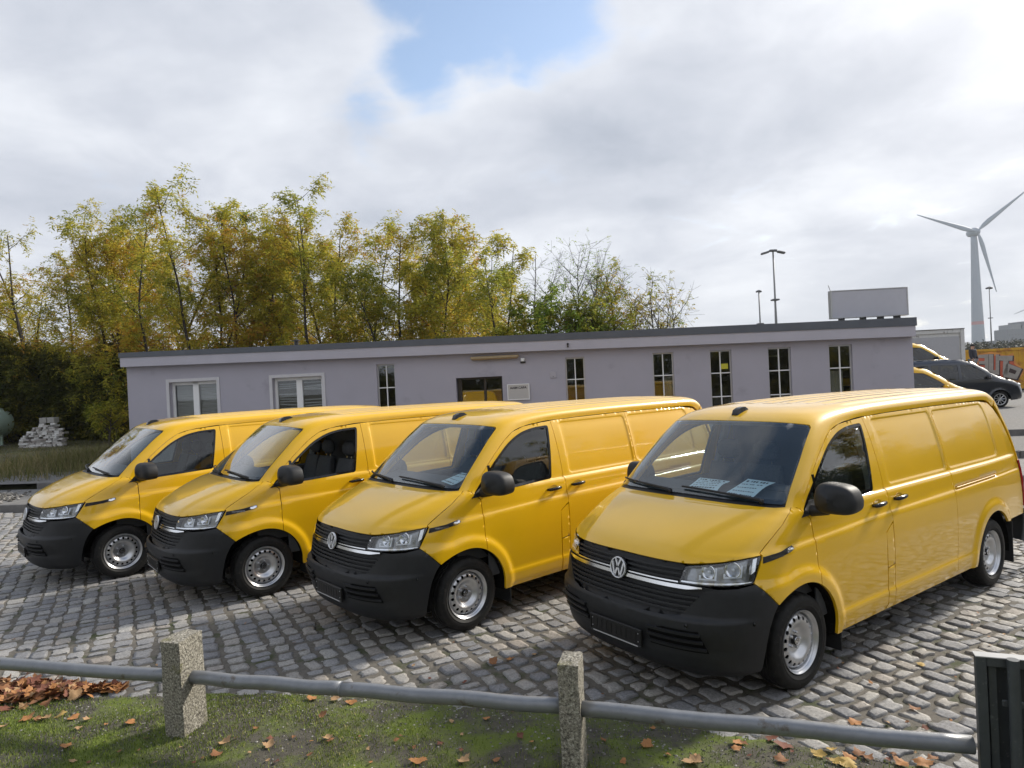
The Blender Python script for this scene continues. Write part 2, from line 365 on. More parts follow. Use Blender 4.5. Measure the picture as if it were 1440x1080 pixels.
def fill(P, holes=(), step=.03, feats=(), bstep=None):
    B = resample(P, bstep or step); pts = [B]; loops = [len(B)]
    for h in holes: h2 = resample(h, bstep or step); pts.append(h2); loops.append(len(h2))
    lo, hi = B.min(0), B.max(0)
    gx = np.arange(lo[0] + step / 2, hi[0], step); gy = np.arange(lo[1] + step * .43, hi[1], step * .866)
    X, Y = np.meshgrid(gx, gy); X = X + (np.arange(len(gy)) % 2)[:, None] * step / 2; G = np.c_[X.ravel(), Y.ravel()]
    if len(feats):       # rows that follow a crease replace the even grid near them
        Ff = np.vstack([np.asarray(f) for f in feats]); cell = step * .62; occ = set()
        for a, b in np.floor(Ff / cell).astype(int):
            for i in (-1, 0, 1):
                for j in (-1, 0, 1): occ.add((a + i, b + j))
        G = np.array([g for g, c in zip(G, np.floor(G / cell).astype(int)) if (c[0], c[1]) not in occ]).reshape(-1, 2); G = np.vstack([G, Ff])
    Bi = inset(B, .3 * step); ok = inside(B, G)
    for h in pts[1:]: ok &= ~inside(h, G)
    allb = np.vstack(pts); G = G[ok]
    if len(G):
        keep = np.ones(len(G), bool)
        for c in range(0, len(allb), 400): keep &= ((G[:, None, :] - allb[None, c:c + 400]) ** 2).sum(2).min(1) > (.35 * step) ** 2
        G = G[keep]
    Q = np.vstack([allb, G]); E_ = []; o = 0
    for l in loops: E_ += [(o + k, o + (k + 1) % l) for k in range(l)]; o += l
    v, e, f, ov, oe, of = delaunay_2d_cdt([Vector(q) for q in Q], E_, [], 0, 1e-6)
    Vq = np.array([tuple(a) for a in v]); T = np.array([t for t in f if len(t) == 3], int)
    c = Vq[T].mean(1); ok = inside(B, c)
    for h in pts[1:]: ok &= ~inside(h, c)
    T = T[ok]; d = Vq[T]; a = (d[:, 1, 0] - d[:, 0, 0]) * (d[:, 2, 1] - d[:, 0, 1]) - (d[:, 1, 1] - d[:, 0, 1]) * (d[:, 2, 0] - d[:, 0, 0])
    T = T[np.abs(a) > 1e-10]; a = a[np.abs(a) > 1e-10]; T[a < 0] = T[a < 0][:, ::-1]
    return Vq, T
def vnormals(V, T):
    n = np.cross(V[T[:, 1]] - V[T[:, 0]], V[T[:, 2]] - V[T[:, 0]]); o = np.zeros_like(V)
    for k in range(3): np.add.at(o, T[:, k], n)
    return o / np.maximum(np.linalg.norm(o, axis=1), 1e-12)[:, None]
def panel(name, P, surf, m, parent, holes=(), step=.03, bstep=None, gap=.0035, off=0., skirt=.02, feats=(), flip=False, mirror=False, back=False):
    """surf(a,b) -> x,y,z arrays; gap shrinks the outline (shut line); skirt is the turned-in edge; off pushes along the normal"""
    P = np.asarray(P, float)
    if gap: P = inset(P, gap); holes = [inset(np.asarray(h, float), -gap) for h in holes]
    Q, T = fill(P, holes, step, feats, bstep); V = np.stack(surf(Q[:, 0], Q[:, 1]), 1)
    if flip: T = T[:, ::-1]
    n = vnormals(V, T)
    if off: V = V + n * off
    F = T
    if skirt:
        e = np.vstack([T[:, [0, 1]], T[:, [1, 2]], T[:, [2, 0]]]); key = {}
        for a, b in e: key[(a, b)] = 1
        bd = np.array([(a, b) for a, b in key if (b, a) not in key]); ids = np.unique(bd); mp = {i: k for k, i in enumerate(ids)}
        o = len(V); top = V[ids]; bot = V[ids] - n[ids] * skirt; V = np.vstack([V, top, bot]); L = len(ids); q = []
        for a, b in bd: a2, b2 = mp[a] + o, mp[b] + o; q += [(b2, a2, a2 + L), (b2, a2 + L, b2 + L)]
        F = np.vstack([T, np.array(q)])
    if mirror: V = V * np.array([1, -1, 1]); F = F[:, ::-1]
    return tri_obj(name, V, F, m, parent)
# ---------------------------------------------------------------- materials of the vans
YEL = mat('yellow_paint', (.80, .465, .003), .38, coat=1.0, var=.03, vscale=3, bump=.010, bscale=260, spec=.25)
def worn_coat(m, lo=.015, hi=.16):
    # road film and dried rain: the clear coat is not equally glossy everywhere
    t = m.node_tree; b = t.nodes['Principled BSDF']; tcn = t.nodes.new('ShaderNodeTexCoord'); o = []
    for sc, dt in ((2.2, 6), (34., 3)): n = t.nodes.new('ShaderNodeTexNoise'); n.inputs['Scale'].default_value = sc; n.inputs['Detail'].default_value = dt; n.inputs['Roughness'].default_value = .7; t.links.new(tcn.outputs['Object'], n.inputs['Vector']); o.append(n.outputs[0])
    m_ = t.nodes.new('ShaderNodeMath'); m_.operation = 'MULTIPLY'; t.links.new(o[0], m_.inputs[0]); t.links.new(o[1], m_.inputs[1]); r = t.nodes.new('ShaderNodeMapRange'); t.links.new(m_.outputs[0], r.inputs[0])
    for i, q in enumerate((.20, .38, lo, hi)): r.inputs[i + 1].default_value = q
    t.links.new(r.outputs[0], b.inputs['Coat Roughness'])
worn_coat(YEL)
BLK = mat('black_plastic', (.016, .017, .019), .52, var=.2, vscale=20, bump=.10, bscale=420, spec=.4)
BLKG = mat('black_gloss', (.006, .006, .007), .12)
INN = mat('dark_inside', (.006, .006, .006), .9, spec=.1)
RUB = mat('tyre_rubber', (.009, .009, .009), .66, var=.35, vscale=14, bump=.15, bscale=300, spec=.35, dirt=((.035, .032, .028), .10, 30))
STL = mat('silver_steel', (.60, .61, .63), .30, metal=.8, var=.07, vscale=12, bump=.04, bscale=200)
CHR = mat('chrome', (.86, .87, .89), .17, metal=1.); SCH = mat('satin_chrome', (.80, .81, .83), .38, metal=.75)
DCH = mat('headlight_bezel', (.36, .37, .38), .22, metal=.7)
WHT = mat('white_reflector', (.75, .78, .82), .25, metal=.3)
TRM = mat('grey_trim', (.07, .074, .08), .7, var=.1, bump=.1, bscale=200)
SEAT = mat('seat_cloth', (.10, .103, .11), .9, var=.25, vscale=60, bump=.2, bscale=300, spec=.2)
LTR = mat('pale_trim', (.30, .30, .29), .7, var=.05)
RED = mat('red_lens', (.35, .008, .006), .12, coat=.5)
GLW = glass('windscreen_glass', (.72, .80, .82), haze=.04, hcol=(.30, .46, .56)); GLS = glass('side_glass', (.50, .57, .55)); GLH = glass('headlight_lens', (.93, .95, .97))  # windscreen haze mixes a bluish sky sheen into the glass as diffuse colour
PAPER = mat('pale_blue_paper', (.72, .86, .90), .6)
INK = mat('ink', (.04, .05, .06), .7)
PLATE = mat('plate_frame', (.010, .010, .011), .35)
GRY = mat('pale_lettering', (.45, .45, .45), .5)
# ---------------------------------------------------------------- the van
KW = 1.3
def SW(pairs): return np.array([(a, b * KW) for a, b in pairs])
def wsurf(a, b): return wrap(a, b / KW)
def ssurf(a, b): return a, side(a, b), b
def wn_(s, t, off=0.):
    s = np.asarray(s, float); t = np.asarray(t, float); e = 2e-3; p = np.stack(wrap(s, t), -1)
    dt = np.stack(wrap(s, t + e), -1) - np.stack(wrap(s, t - e), -1); ds = np.stack(wrap(s + e, t), -1) - np.stack(wrap(s - e, t), -1)
    n = np.cross(dt, ds); n /= np.linalg.norm(n, axis=-1)[..., None]; return p + n * off
def xz2st(x, z):
    x = np.atleast_1d(np.asarray(x, float)); z = np.atleast_1d(np.asarray(z, float)); lo = np.zeros_like(x); hi = np.full_like(x, s_of_key(20))
    for _ in range(40):
        m_ = (lo + hi) / 2; Px, Pz, Bx, Bz, p = cv(m_); pos = ((Bx - Px) * (z - Pz) - (Bz - Pz) * (x - Px)) < 0
        lo = np.where(pos, m_, lo); hi = np.where(pos, hi, m_)
    s = (lo + hi) / 2; Px, Pz, Bx, Bz, p = cv(s); g = np.clip(((x - Px) * (Bx - Px) + (z - Pz) * (Bz - Pz)) / ((Bx - Px) ** 2 + (Bz - Pz) ** 2), 0, 1)
    v = np.power(np.maximum(1 - np.power(1 - g, p), 0), 1 / p); return s, np.arcsin(np.clip(v, 0, 1)) * 2 / np.pi
def band(mb, sa, sb, t0, t1, off, depth, n=24):
    """bar lying along the nose: sa,sb its lower and upper edge, from t0 to t1"""
    fa = sa if callable(sa) else (lambda t: np.full_like(t, sa)); fb = sb if callable(sb) else (lambda t: np.full_like(t, sb))
    t = np.linspace(t0, t1, n); R4 = [wn_(fa(t), t, off), wn_(fb(t), t, off), wn_(fb(t), t, off - depth), wn_(fa(t), t, off - depth)]
    V = np.stack(R4, 1).reshape(-1, 3); F = []
    for i in range(n - 1):
        for k in range(4): a, b = i * 4 + k, i * 4 + (k + 1) % 4; F.append((a, a + 4, b + 4, b))
    F += [(0, 1, 2, 3), (n * 4 - 1, n * 4 - 2, n * 4 - 3, n * 4 - 4)]; mb.add(V, F)
def line_pts(f, x0, x1, offs, step=.022):
    x = np.arange(x0, x1, step); return [np.c_[x, f(x) + o] for o in offs]
SIDE_FEATS = line_pts(crease_z, -4.25, .3, (-.008, .002, .012)) + line_pts(lambda x: 0 * x + 1.241, -4.2, -.1, (-.011, -.004, .004, .011))
SIDE_FEATS += line_pts(lambda x: 0 * x + .445, -2.95, -.45, (-.012, 0, .012))
SIDE_FEATS += line_pts(rail_z, -4.2, -2.58, (-.019, -.013, -.008, .008, .013, .019))
for x0, x1 in ((-2.53, -1.45), (-3.80, -2.595)):
    base_ = rounded([(x0, 1.275), (x1, 1.275), (x1, 1.808), (x0, 1.808)], .05)
    bq_ = resample(base_, .018); SIDE_FEATS += [inset(bq_, o) for o in (-.010, -.003, .004, .011)]
def arc(cx, r, a0, a1, n=26): return [(cx + r * cos(radians(a0 + (a1 - a0) * k / n)), .335 + r * sin(radians(a0 + (a1 - a0) * k / n))) for k in range(n + 1)]
WS = SW([(1.600, .795), (2.02, .775), (2.425, .755), (2.436, .40), (2.440, 0), (2.436, -.40), (2.425, -.755), (2.02, -.775), (1.600, -.795), (1.603, -.4), (1.605, 0), (1.603, .4)])
WS_R = rounded(WS, [.06, 0, .08, 0, 0, 0, .08, 0, .06, 0, 0, 0])
DOOR_TOP = [(-.115, 1.255), (-.29, 1.415), (-.463, 1.565), (-.62, 1.685), (-.76, 1.765), (-.93, 1.808), (-1.12, 1.824), (-1.325, 1.836)]
XB = lambda z: np.interp(z, [.28, .44, 1.08, 1.83], [-1.33, -1.335, -1.345, -1.335])     # rear seam of the front door
XC = lambda z: np.interp(z, [.28, .44, 1.08, 1.83], [-2.535, -2.535, -2.565, -2.575])   # rear seam of the sliding door
WIN = [(-.125, 1.215), (-.33, 1.222), (-.75, 1.237), (-1.168, 1.252), (-1.225, 1.52), (-1.278, 1.790), (-1.05, 1.782), (-.85, 1.742), (-.66, 1.655), (-.45, 1.497), (-.25, 1.325)]
WIN_R = rounded(WIN, [.01, 0, 0, .03, 0, .03, .1, .1, .1, 0, 0])
def both(fn):
    """the same piece on the left (+y) and mirrored on the right"""
    return [fn(False), fn(True)]
def build_wheel():
    w = empty('wheel'); n = 120
    R90 = Matrix(((1, 0, 0, 0), (0, 0, 1, 0), (0, -1, 0, 0), (0, 0, 0, 1)))       # local z of the lathe -> +y
    prof = [(.2225, -.070), (.227, -.088), (.245, -.100), (.272, -.108), (.298, -.106), (.314, -.100), (.326, -.090), (.3335, -.074), (.336, -.050), (.336, -.046), (.329, -.043), (.329, -.037), (.3365, -.034), (.3375, -.008), (.330, -.005),
            (.330, .005), (.3375, .008), (.3365, .034), (.329, .037), (.329, .043), (.336, .046), (.336, .050), (.3335, .074), (.326, .090), (.314, .100), (.298, .106), (.295, .1085), (.272, .1085), (.269, .108), (.262, .1072), (.260, .1085), (.254, .1085), (.252, .1065), (.240, .101), (.228, .091), (.2235, .078)]
    V = []; F = []
    for i, (r, h) in enumerate(prof):
        for k in range(n):
            rr = r
            if r > .31 and abs(h) > .045 and abs(h) < .092 and (k + (2 if h > 0 else 0)) % 5 == 0: rr -= .007
            if abs(h) < .036 and abs(h) > .006 and (k + int(h * 100)) % 6 == 0: rr -= .005
            a = 2 * pi * k / n; V.append(R90 @ Vector((rr * cos(a), rr * sin(a), h)))
    for i in range(len(prof) - 1):
        for k in range(n): F.append((i * n + k, i * n + (k + 1) % n, (i + 1) * n + (k + 1) % n, (i + 1) * n + k))
    mesh_obj('tyre', V, F, RUB, w, True, 50)
    mb = MB(); mb.lathe([(.207, .078), (.2145, .092), (.2205, .097), (.2225, .093), (.2220, .086), (.2175, .083), (.212, .078), (.203, .074), (.199, .066), (.198, .045), (.1975, .020), (.1985, .018), (.21, -.08)], 64, R90)
    rim = mb.build('rim', STL, w, auto=40)
    pr = np.array([(.0, .022), (.034, .022), (.060, .024), (.078, .026), (.088, .030), (.100, .040), (.118, .056), (.132, .064), (.142, .0665), (.152, .066), (.172, .060), (.184, .050), (.191, .040), (.196, .032)])
    S_, Hh = hermite(np.c_[pr, np.zeros(len(pr))], 300)
    circ = lambda cx, cy, r, k, sx=1., a=0.: np.array([(cx + r * sx * cos(2 * pi * j / k) * cos(a) - r * sin(2 * pi * j / k) * sin(a), cy + r * sx * cos(2 * pi * j / k) * sin(a) + r * sin(2 * pi * j / k) * cos(a)) for j in range(k)])
    holes = [circ(.1645 * cos(2 * pi * j / 18 + .1), .1645 * sin(2 * pi * j / 18 + .1), .0148, 10, 1.12, 2 * pi * j / 18 + .1) for j in range(18)]
    sf = lambda a, b: (a, np.interp(np.hypot(a, b), Hh[:, 0], Hh[:, 1]) + .012, -b)
    panel('disc', circ(0, 0, .1945, 60), sf, STL, w, holes, .0105, .008, 0, 0, .006, flip=False)
    mb = MB(); mb.lathe([(.0, .03), (.185, .03)], 40, R90); mb.lathe([(.185, .03), (.185, -.05)], 40, R90)
    # dark drum behind the vents
    MBd = MB(); MBd.lathe([(0, -.02), (.190, -.02), (.196, .022), (.1955, .030)], 40, R90); MBd.build('brake_shield', INN, w)
    hb = MB(); hb.lathe([(.034, .030), (.034, .055), (.031, .059), (.0, .060)], 28, R90)
    hb.build('centre_cap', BLKG, w, auto=40)
    vm = vw_emblem(.027, .006); e = vm.build('emblem', CHR, w); e.matrix_local = Matrix.Translation((0, .059, 0)) @ Matrix.Rotation(pi / 2, 4, 'Z')
    for k in range(5):
        a = 2 * pi * k / 5 + .3; bo = MB(); M4 = Matrix.Translation((.056 * cos(a), .010, .056 * sin(a))) @ R90
        bo.lathe([(.017, .022), (.016, .027), (.0105, .028), (.0105, .044), (.008, .047), (0, .047)], 6, M4); bo.build('wheel_bolt', STL, w, auto=30)
    return w
def vw_emblem(r, d):
    """ring with a V over a W, facing +x, built flat round the origin"""
    mb = MB(); M4 = Matrix(((0, 0, 1, 0), (1, 0, 0, 0), (0, 1, 0, 0), (0, 0, 0, 1)))    # local x->y, y->z, z->x
    n = 40; ring = [(r, 0), (r, d * .8), (r * .97, d), (r * .90, d), (r * .87, d * .8), (r * .87, 0)]; mb.lathe(ring, n, M4)
    def bar(p, q, w):
        p = Vector(p); q = Vector(q); t = w / 2
        mb.prism([(p.x - t, p.y), (p.x + t, p.y), (q.x + t, q.y), (q.x - t, q.y)] if p.y < q.y else [(q.x - t, q.y), (q.x + t, q.y), (p.x + t, p.y), (p.x - t, p.y)], 0, d * .85, M4)
    R = r * .9; w = r * .19
    for s in (-1, 1):
        bar((0, .10 * r), (s * .34 * r, .83 * r), w)                     # V
        bar((s * .36 * r, -.80 * r), (s * .72 * r, .50 * r), w)           # outer stroke of the W
        bar((s * .36 * r, -.80 * r), (s * .06 * r, -.02 * r), w)          # inner stroke of the W
    return mb
def build_van():
    van = empty('panel_van'); p = van
    fe = dict(feats=SIDE_FEATS)
    # bonnet
    sA, tA = xz2st([.392, .25, .119, .02, -.050], [1.030, 1.112, 1.180, 1.240, 1.283])
    front = [(.822, 0), (.820, .2), (.818, .36), (.824, .44), (.850, .62), (.897, .828)]
    right_ = [(s, t) for s, t in front] + [(s, t) for s, t in zip(sA, tA)] + [(1.567, .70), (1.565, .35)]
    poly = right_ + [(1.565, 0)] + [(s, -t) for s, t in right_[:0:-1]]
    panel('bonnet', SW(poly), wsurf, YEL, p, (), .028, .02, .003, 0, .02, flip=True)
    # cowl strip under the windscreen
    panel('cowl', SW([(1.555, .80), (1.555, -.80), (1.625, -.80), (1.625, .80)]), wsurf, BLK, p, (), .05, None, 0, -.012, 0, flip=True)
    # roof with the windscreen pillars
    sD, tD = xz2st([a for a, b in DOOR_TOP], [b for a, b in DOOR_TOP]); sD[-1] = max(sD[-1], sD[-2] + .1)
    rr = [(1.575, .805), (1.575, .93), (1.60, 1.0)][:2] + [(s, min(t, .997)) for s, t in zip(sD, tD)]
    s_end = s_of_key(24)
    rr += [(s, 1.0) for s in np.arange(sD[-1] + .15, s_end - .05, .3)] + [(s_end, 1.0)]
    rr = [q for q in rr]
    wsl = [(a, b / KW) for a, b in WS_R]
    outer = rr + [(s, -t) for s, t in rr[::-1]]
    # the outline runs round the pillars: the windscreen is an open notch from below
    wl = sorted([q for q in wsl], key=lambda q: 0)
    notch = [(1.575, -.805), (1.60, -.800), (2.02, -.778), (2.40, -.760), (2.428, -.735), (2.438, -.40), (2.442, 0), (2.438, .40), (2.428, .735), (2.40, .760), (2.02, .778), (1.60, .800)]
    poly = outer[:-1] + notch
    s17, s23 = s_of_key(18), s_of_key(22); fs = np.arange(s17 + .1, s23 + .1, .05); rf = []
    for c in (.10, .26, .42, .56):
        for o in (-.05, -.034, -.018, 0, .018, .034, .05):
            for sg in (1, -1): rf.append(np.c_[fs, tau_of_y(fs, np.full_like(fs, sg * (c + o))) * KW])
    for sg in (1, -1): rf += [np.c_[np.arange(1.6, s_end, .04), np.full(len(np.arange(1.6, s_end, .04)), sg * t_ * KW)] for t_ in (.90, .94, .965)]
    panel('roof', SW(poly), wsurf, YEL, p, (), .04, .03, .0, 0, .02, rf, flip=True)
    # rear end
    panel('tailgate', SW([(s_end + .01, .99), (s_end + .01, -.99), (s_of_key(28), -.99), (s_of_key(28), .99)]), wsurf, YEL, p, (), .06, .04, .004, 0, .02, flip=True)
    # windscreen and its black border
    inn = inset(WS_R, .020); inn[:, 0] += np.where(inn[:, 0] < 1.7, .03, 0)
    panel('windscreen', WS_R, wsurf, GLW, p, (), .07, .05, .004, .000, 0, flip=True)
    panel('windscreen_border', WS_R, wsurf, BLKG, p, [inn], .03, None, .002, -.004, .0, flip=True)
    # front bumper: black plastic, wraps round to the wheel arch
    bA = [(.455, .25), (.455, .36), (.443, .45), (.415, .55), (.375, .63), (.328, .683)]
    sb = [float(s_of_z(z)) for x, z in bA]; tb = [float(tau_of_x(s, x)) for s, (x, z) in zip(sb, bA)]
    wing_line = [(float(s_of_z(z)), float(tau_of_x(s_of_z(z), x))) for x, z in [(.328 + .169 * q, .683 + .170 * q) for q in (.15, .3, .45, .6, .75, .9)]]
    half = [(.03, 0), (.03, .5), (.035, .72)] + list(zip(sb, tb)) + wing_line + [(.690, .808), (.672, .70), (.668, .58), (.655, .515), (.635, .497), (.484, .385), (.468, .30), (.460, 0)]
    poly = half[:-1] + [half[-1]] + [(s, -t) for s, t in half[-2:0:-1]]
    s61 = s_of_z(.61); ft = [np.c_[np.full(110, float(s_of_z(z))), np.linspace(-1.2, 1.2, 110)] for z in (.60, .612, .625, .64, .655)]
    bp = panel('bumper', SW(poly), wsurf, BLK, p, (), .03, .02, .002, 0, .03, ft, flip=True)
    for sg in (1, -1):
        q_ = [(float(s_of_z(.405)), sg * .215 * KW), (float(s_of_z(.405)), sg * .545 * KW), (float(s_of_z(.555)), sg * .50 * KW), (float(s_of_z(.555)), sg * .30 * KW), (float(s_of_z(.52)), sg * .215 * KW)]
        panel('intake_shade', q_, wsurf, INN, bp, (), .03, None, 0, .004, 0, flip=True)  # black sheet stands in for the shade between the ribs
    for z in (.535, .487, .435):
        s0 = float(s_of_z(z)); t1 = .505 + (.545 - z) * .25
        for sg in (1, -1): rb = MB(); band(rb, s0 - .010, s0 + .006, sg * (.215 + (.1 if z > .54 else 0)), sg * t1, .020, .03, 18); rb.build('intake_rib', BLK, bp, auto=40, recalc=True)
    for sg in (1, -1):
        for t_, z in ((.435, .585), (.80, .60)):
            q = wn_(float(s_of_z(z)), sg * t_, .002); se = MB(); se.lathe([(0, .003), (.012, .003), (.014, 0)], 12, Matrix.Translation(q) @ Matrix.Rotation(pi / 2, 4, 'Y')); se.build('parking_sensor', BLKG, bp, smooth=True)
    # grille
    gb = [(.462, 0), (.468, .30), (.482, .386), (.636, .50), (.668, .585), (.690, .375), (.806, .405), (.820, .36), (.824, .0)]
    poly = gb + [(s, -t) for s, t in gb[-2:0:-1]]
    gr = panel('grille', SW(poly), wsurf, BLK, p, (), .04, None, 0, -.035, 0, flip=True)
    for z, t1 in ((.664, .405), (.697, .428), (.730, .452), (.762, .475)):
        s0 = float(s_of_z(z)); sl = MB(); band(sl, s0 - .007, s0 + .008, -t1, t1, -.004, .022, 40); sl.build('grille_slat', BLK, gr, auto=40, recalc=True)
    for z in (.873, .905, .936):
        s0 = float(s_of_z(z)); t1 = np.interp(s0, [.69, .806], [.372, .40]); sl = MB(); band(sl, s0 - .007, s0 + .007, -t1, t1, -.004, .022, 40); sl.build('grille_slat', BLK, gr, auto=40, recalc=True)
    cb = MB(); s0 = float(s_of_z(.824)); band(cb, lambda t: s0 - .013 + .012 * sm(.40, .5, np.abs(t)), lambda t: s0 + .012 - .004 * sm(.40, .5, np.abs(t)), -.500, .500, .008, .03, 60); cb.build('chrome_bar', CHR, gr, auto=40, recalc=True)
    cb = MB(); s0 = float(s_of_z(.852)); band(cb, s0 - .0045, s0 + .0045, -.37, .37, .006, .02, 40); cb.build('chrome_strip', CHR, gr, auto=40, recalc=True)
    bd = MB(); q = Matrix.Translation((.868, 0, .862)) @ Matrix.Rotation(radians(-9), 4, 'Y'); RX = Matrix(((0, 0, 1, 0), (1, 0, 0, 0), (0, 1, 0, 0), (0, 0, 0, 1)))
    bd.lathe([(.078, -.03), (.078, .004), (.07, .010), (0, .014)], 40, q @ RX); bad = bd.build('badge', BLKG, gr, auto=40)
    vm = vw_emblem(.078, .012); vo = vm.build('emblem', SCH, bad, auto=40); vo.matrix_local = q @ Matrix.Translation((.011, 0, 0))
    # headlights
    def headlight(mi):
        sg = -1 if mi else 1
        P = SW([(.687, .372), (.806, .407), (.838, .60), (.868, .74), (.889, .833), (.815, .832), (.735, .818), (.694, .803), (.686, .70), (.684, .5)]); P = rounded(P, [.01, .02, 0, 0, .012, 0, 0, .03, 0, 0])
        h = empty('headlight'); h.parent = p
        panel('lens', P, wsurf, GLH, h, (), .03, .015, .004, .001, 0, flip=True, mirror=mi)
        panel('housing', P, wsurf, DCH, h, (), .03, .015, .002, -.055, 0, flip=True, mirror=mi)
        rim_ = panel('bezel', P, wsurf, BLKG, h, [inset(P, .010)], .02, .012, .0005, .0, .055, flip=True, mirror=mi)
        m1 = MB(); band(m1, .694, .706, sg * .385, sg * .79, -.003, .012, 24); m1.build('chrome_strip', CHR, h, auto=40, recalc=True)
        for (ta, tb_, rr_) in ((.485, .585, .046), (.625, .735, .052)):
            # reflector bowl with a pale U-shaped light guide round it
            tm = (ta + tb_) / 2; c0 = wn_(.772 + (tm - .5) * .10, sg * tm, -.022); nrm = wn_(.77, sg * tm, 0.) - wn_(.77, sg * tm, -1.); zx = Vector(nrm).lerp(Vector((1, 0, 0)), .55).normalized(); rot = zx.to_track_quat('Z', 'Y').to_matrix().to_4x4()
            bw = MB(); bw.lathe([(.012, -.032), (.030, -.020), (rr_ * .82, -.004), (rr_, .004), (rr_ + .004, .0)], 20, Matrix.Translation(c0) @ rot); bw.build('reflector', CHR, h, smooth=True)
            bl = MB(); bl.lathe([(0, .0), (.010, -.002), (.012, -.012), (.012, -.03)], 12, Matrix.Translation(c0) @ rot); bl.build('bulb', WHT, h, smooth=True)
            ug = MB(); e_ = .000 + (tm - .5) * .10
            def bit(sa, sb2, t0, t1): band(ug, sa + e_, sb2 + e_, sg * t0, sg * t1, -.010, .012, 8)
            bit(.718, .728, ta, tb_); bit(.728, .802, tb_ - .012, tb_); bit(.728, .748, ta, ta + .010)
            ug.build('light_guide', WHT, h, recalc=True)
        m2 = MB(); band(m2, lambda t: .752 + (np.abs(t) - .79) * .8, lambda t: .862 + (np.abs(t) - .79) * .5, sg * .788, sg * .812, -.004, .03, 8); m2.build('side_reflector', CHR, h, recalc=True)
    both(headlight)
    # front wings
    seam = [(.385, 1.018), (.392, 1.032), (.25, 1.113), (.119, 1.182), (.02, 1.242), (-.055, 1.284), (-.108, 1.262)]
    ar = arc(0, .425, 118.7, 45, 18); ar = [(x, z) for x, z in ar]
    ar = [(x + .02 * max(0, (k - 8) / 10) ** 2, z + .045 * max(0, (k - 8) / 10) ** 2) for k, (x, z) in enumerate(ar)]
    fen = [(.497, .853)] + seam + [(-.205, 1.175), (-.210, 1.05)] + ar + [(.328, .686)]
    wings = both(lambda mi: panel('front_wing', np.array(fen), ssurf, YEL, p, (), .024, .016, .003, 0, .022, flip=True, mirror=mi, **fe))
    STRIP = rounded([(.398, .968), (.383, 1.008), (.22, 1.016), (.062, 1.032), (.055, 1.012), (.10, .996), (.25, .980)], [0, 0, 0, .01, .02, .02, 0])
    def strip(mi):
        k = wings[1 if mi else 0]; sg = -1 if mi else 1
        panel('trim_strip', STRIP, ssurf, BLK, k, (), .02, .01, 0, .004, .006, flip=True, mirror=mi)
        panel('chrome_tip', rounded([(.145, .998), (.135, 1.019), (.066, 1.027), (.062, 1.013), (.10, 1.000)], .006), ssurf, CHR, k, (), .012, .006, 0, .0065, .004, flip=True, mirror=mi)
        t_ = text_mesh('TRANSPORTER', .021, DCH, 'lettering', k, .0006, .0004); me = t_.data
        for vtx in me.vertices:
            u, v_ = vtx.co.x, vtx.co.y; x = .275 - u * sg * (1 if not mi else 1) if False else .262 - u * (1 if not mi else -1) ; z = .992 + v_ - u * .06 * (1 if not mi else -1); y = float(side(np.array([x]), np.array([z]))[0]) + .0052; vtx.co = (x, sg * y, z)
    both(strip)
    # doors
    zs = np.linspace(1.80, 1.0, 6)
    rearA = [(float(XB(z)), z) for z in (1.836, 1.6, 1.3, 1.08, .985)]
    dl = DOOR_TOP[:-1] + rearA + [(-1.30, .962), (-1.222, .918), (-1.212, .70), (-1.212, .285), (-.428, .285)] + arc(0, .425, 173, 118.8, 12) + [(-.212, 1.05), (-.208, 1.175)]
    def fdoor(mi):
        d = panel('front_door', np.array(dl), ssurf, YEL, p, [WIN_R], .024, .016, .003, 0, .022, flip=True, mirror=mi, **fe)
        inn_ = inset(WIN_R, .022)
        panel('window_seal', WIN_R, ssurf, BLKG, d, [inn_], .02, None, 0, .001, .012, flip=True, mirror=mi)
        gq = np.array([(x, z) for x, z in inset(WIN_R, .016)]); cut = -.37
        rear_ = clip_x(gq, cut - .012, False); fr_ = clip_x(gq, cut + .012, True)
        panel('side_window', rear_, ssurf, GLS, d, (), .06, None, 0, -.006, 0, flip=True, mirror=mi)
        panel('quarter_window', fr_, ssurf, GLS, d, (), .06, None, 0, -.006, 0, flip=True, mirror=mi)
        zt = max(z for x, z in gq if abs(x - cut) < .12)
        panel('window_divider', [(cut - .016, 1.225), (cut + .016, 1.225), (cut + .016, zt - .01), (cut - .016, zt - .01)], ssurf, BLKG, d, (), .03, None, 0, .001, .02, flip=True, mirror=mi)
        panel('mirror_base', rounded([(-.098, 1.198), (-.33, 1.208), (-.33, 1.30), (-.25, 1.295)], .012), ssurf, BLK, d, (), .03, .015, 0, .006, .02, flip=True, mirror=mi)
        sg = -1 if mi else 1
        # door mirror: arm and rounded shell
        mr = MB(); mr.tube([(-.235, sg * .885, 1.235), (-.235, sg * .95, 1.240), (-.245, sg * 1.00, 1.252)], [.045, .038, .04], 12); V = []; F = []
        nx, nt_ = 14, 28
        c_ = Vector((-.255, sg * 1.065, 1.325)) if not mi else Vector((-.41, sg * .985, 1.325))     # the far mirror is folded in
        for i in range(nx + 1):
            u = -1 + 2 * i / nx; rr_ = (1 - max(0, u) ** 3.0 * .99) ** .5 if u > 0 else (1 - .06 * u * u)
            for k in range(nt_):
                a = 2 * pi * k / nt_; ca, sa = cos(a), sin(a); e_ = .58
                yy = np.sign(ca) * abs(ca) ** e_; zz_ = np.sign(sa) * abs(sa) ** e_
                lat = yy * .142 * rr_ * (1 - .14 * (zz_ > 0) * zz_); V.append(((c_.x + u * .095 - .02 * yy) if not mi else c_.x - lat, (c_.y + sg * lat) if not mi else c_.y + sg * u * .075, c_.z + zz_ * (.118 if zz_ > 0 else .100) * rr_ - .016 * yy * (zz_ > 0)))
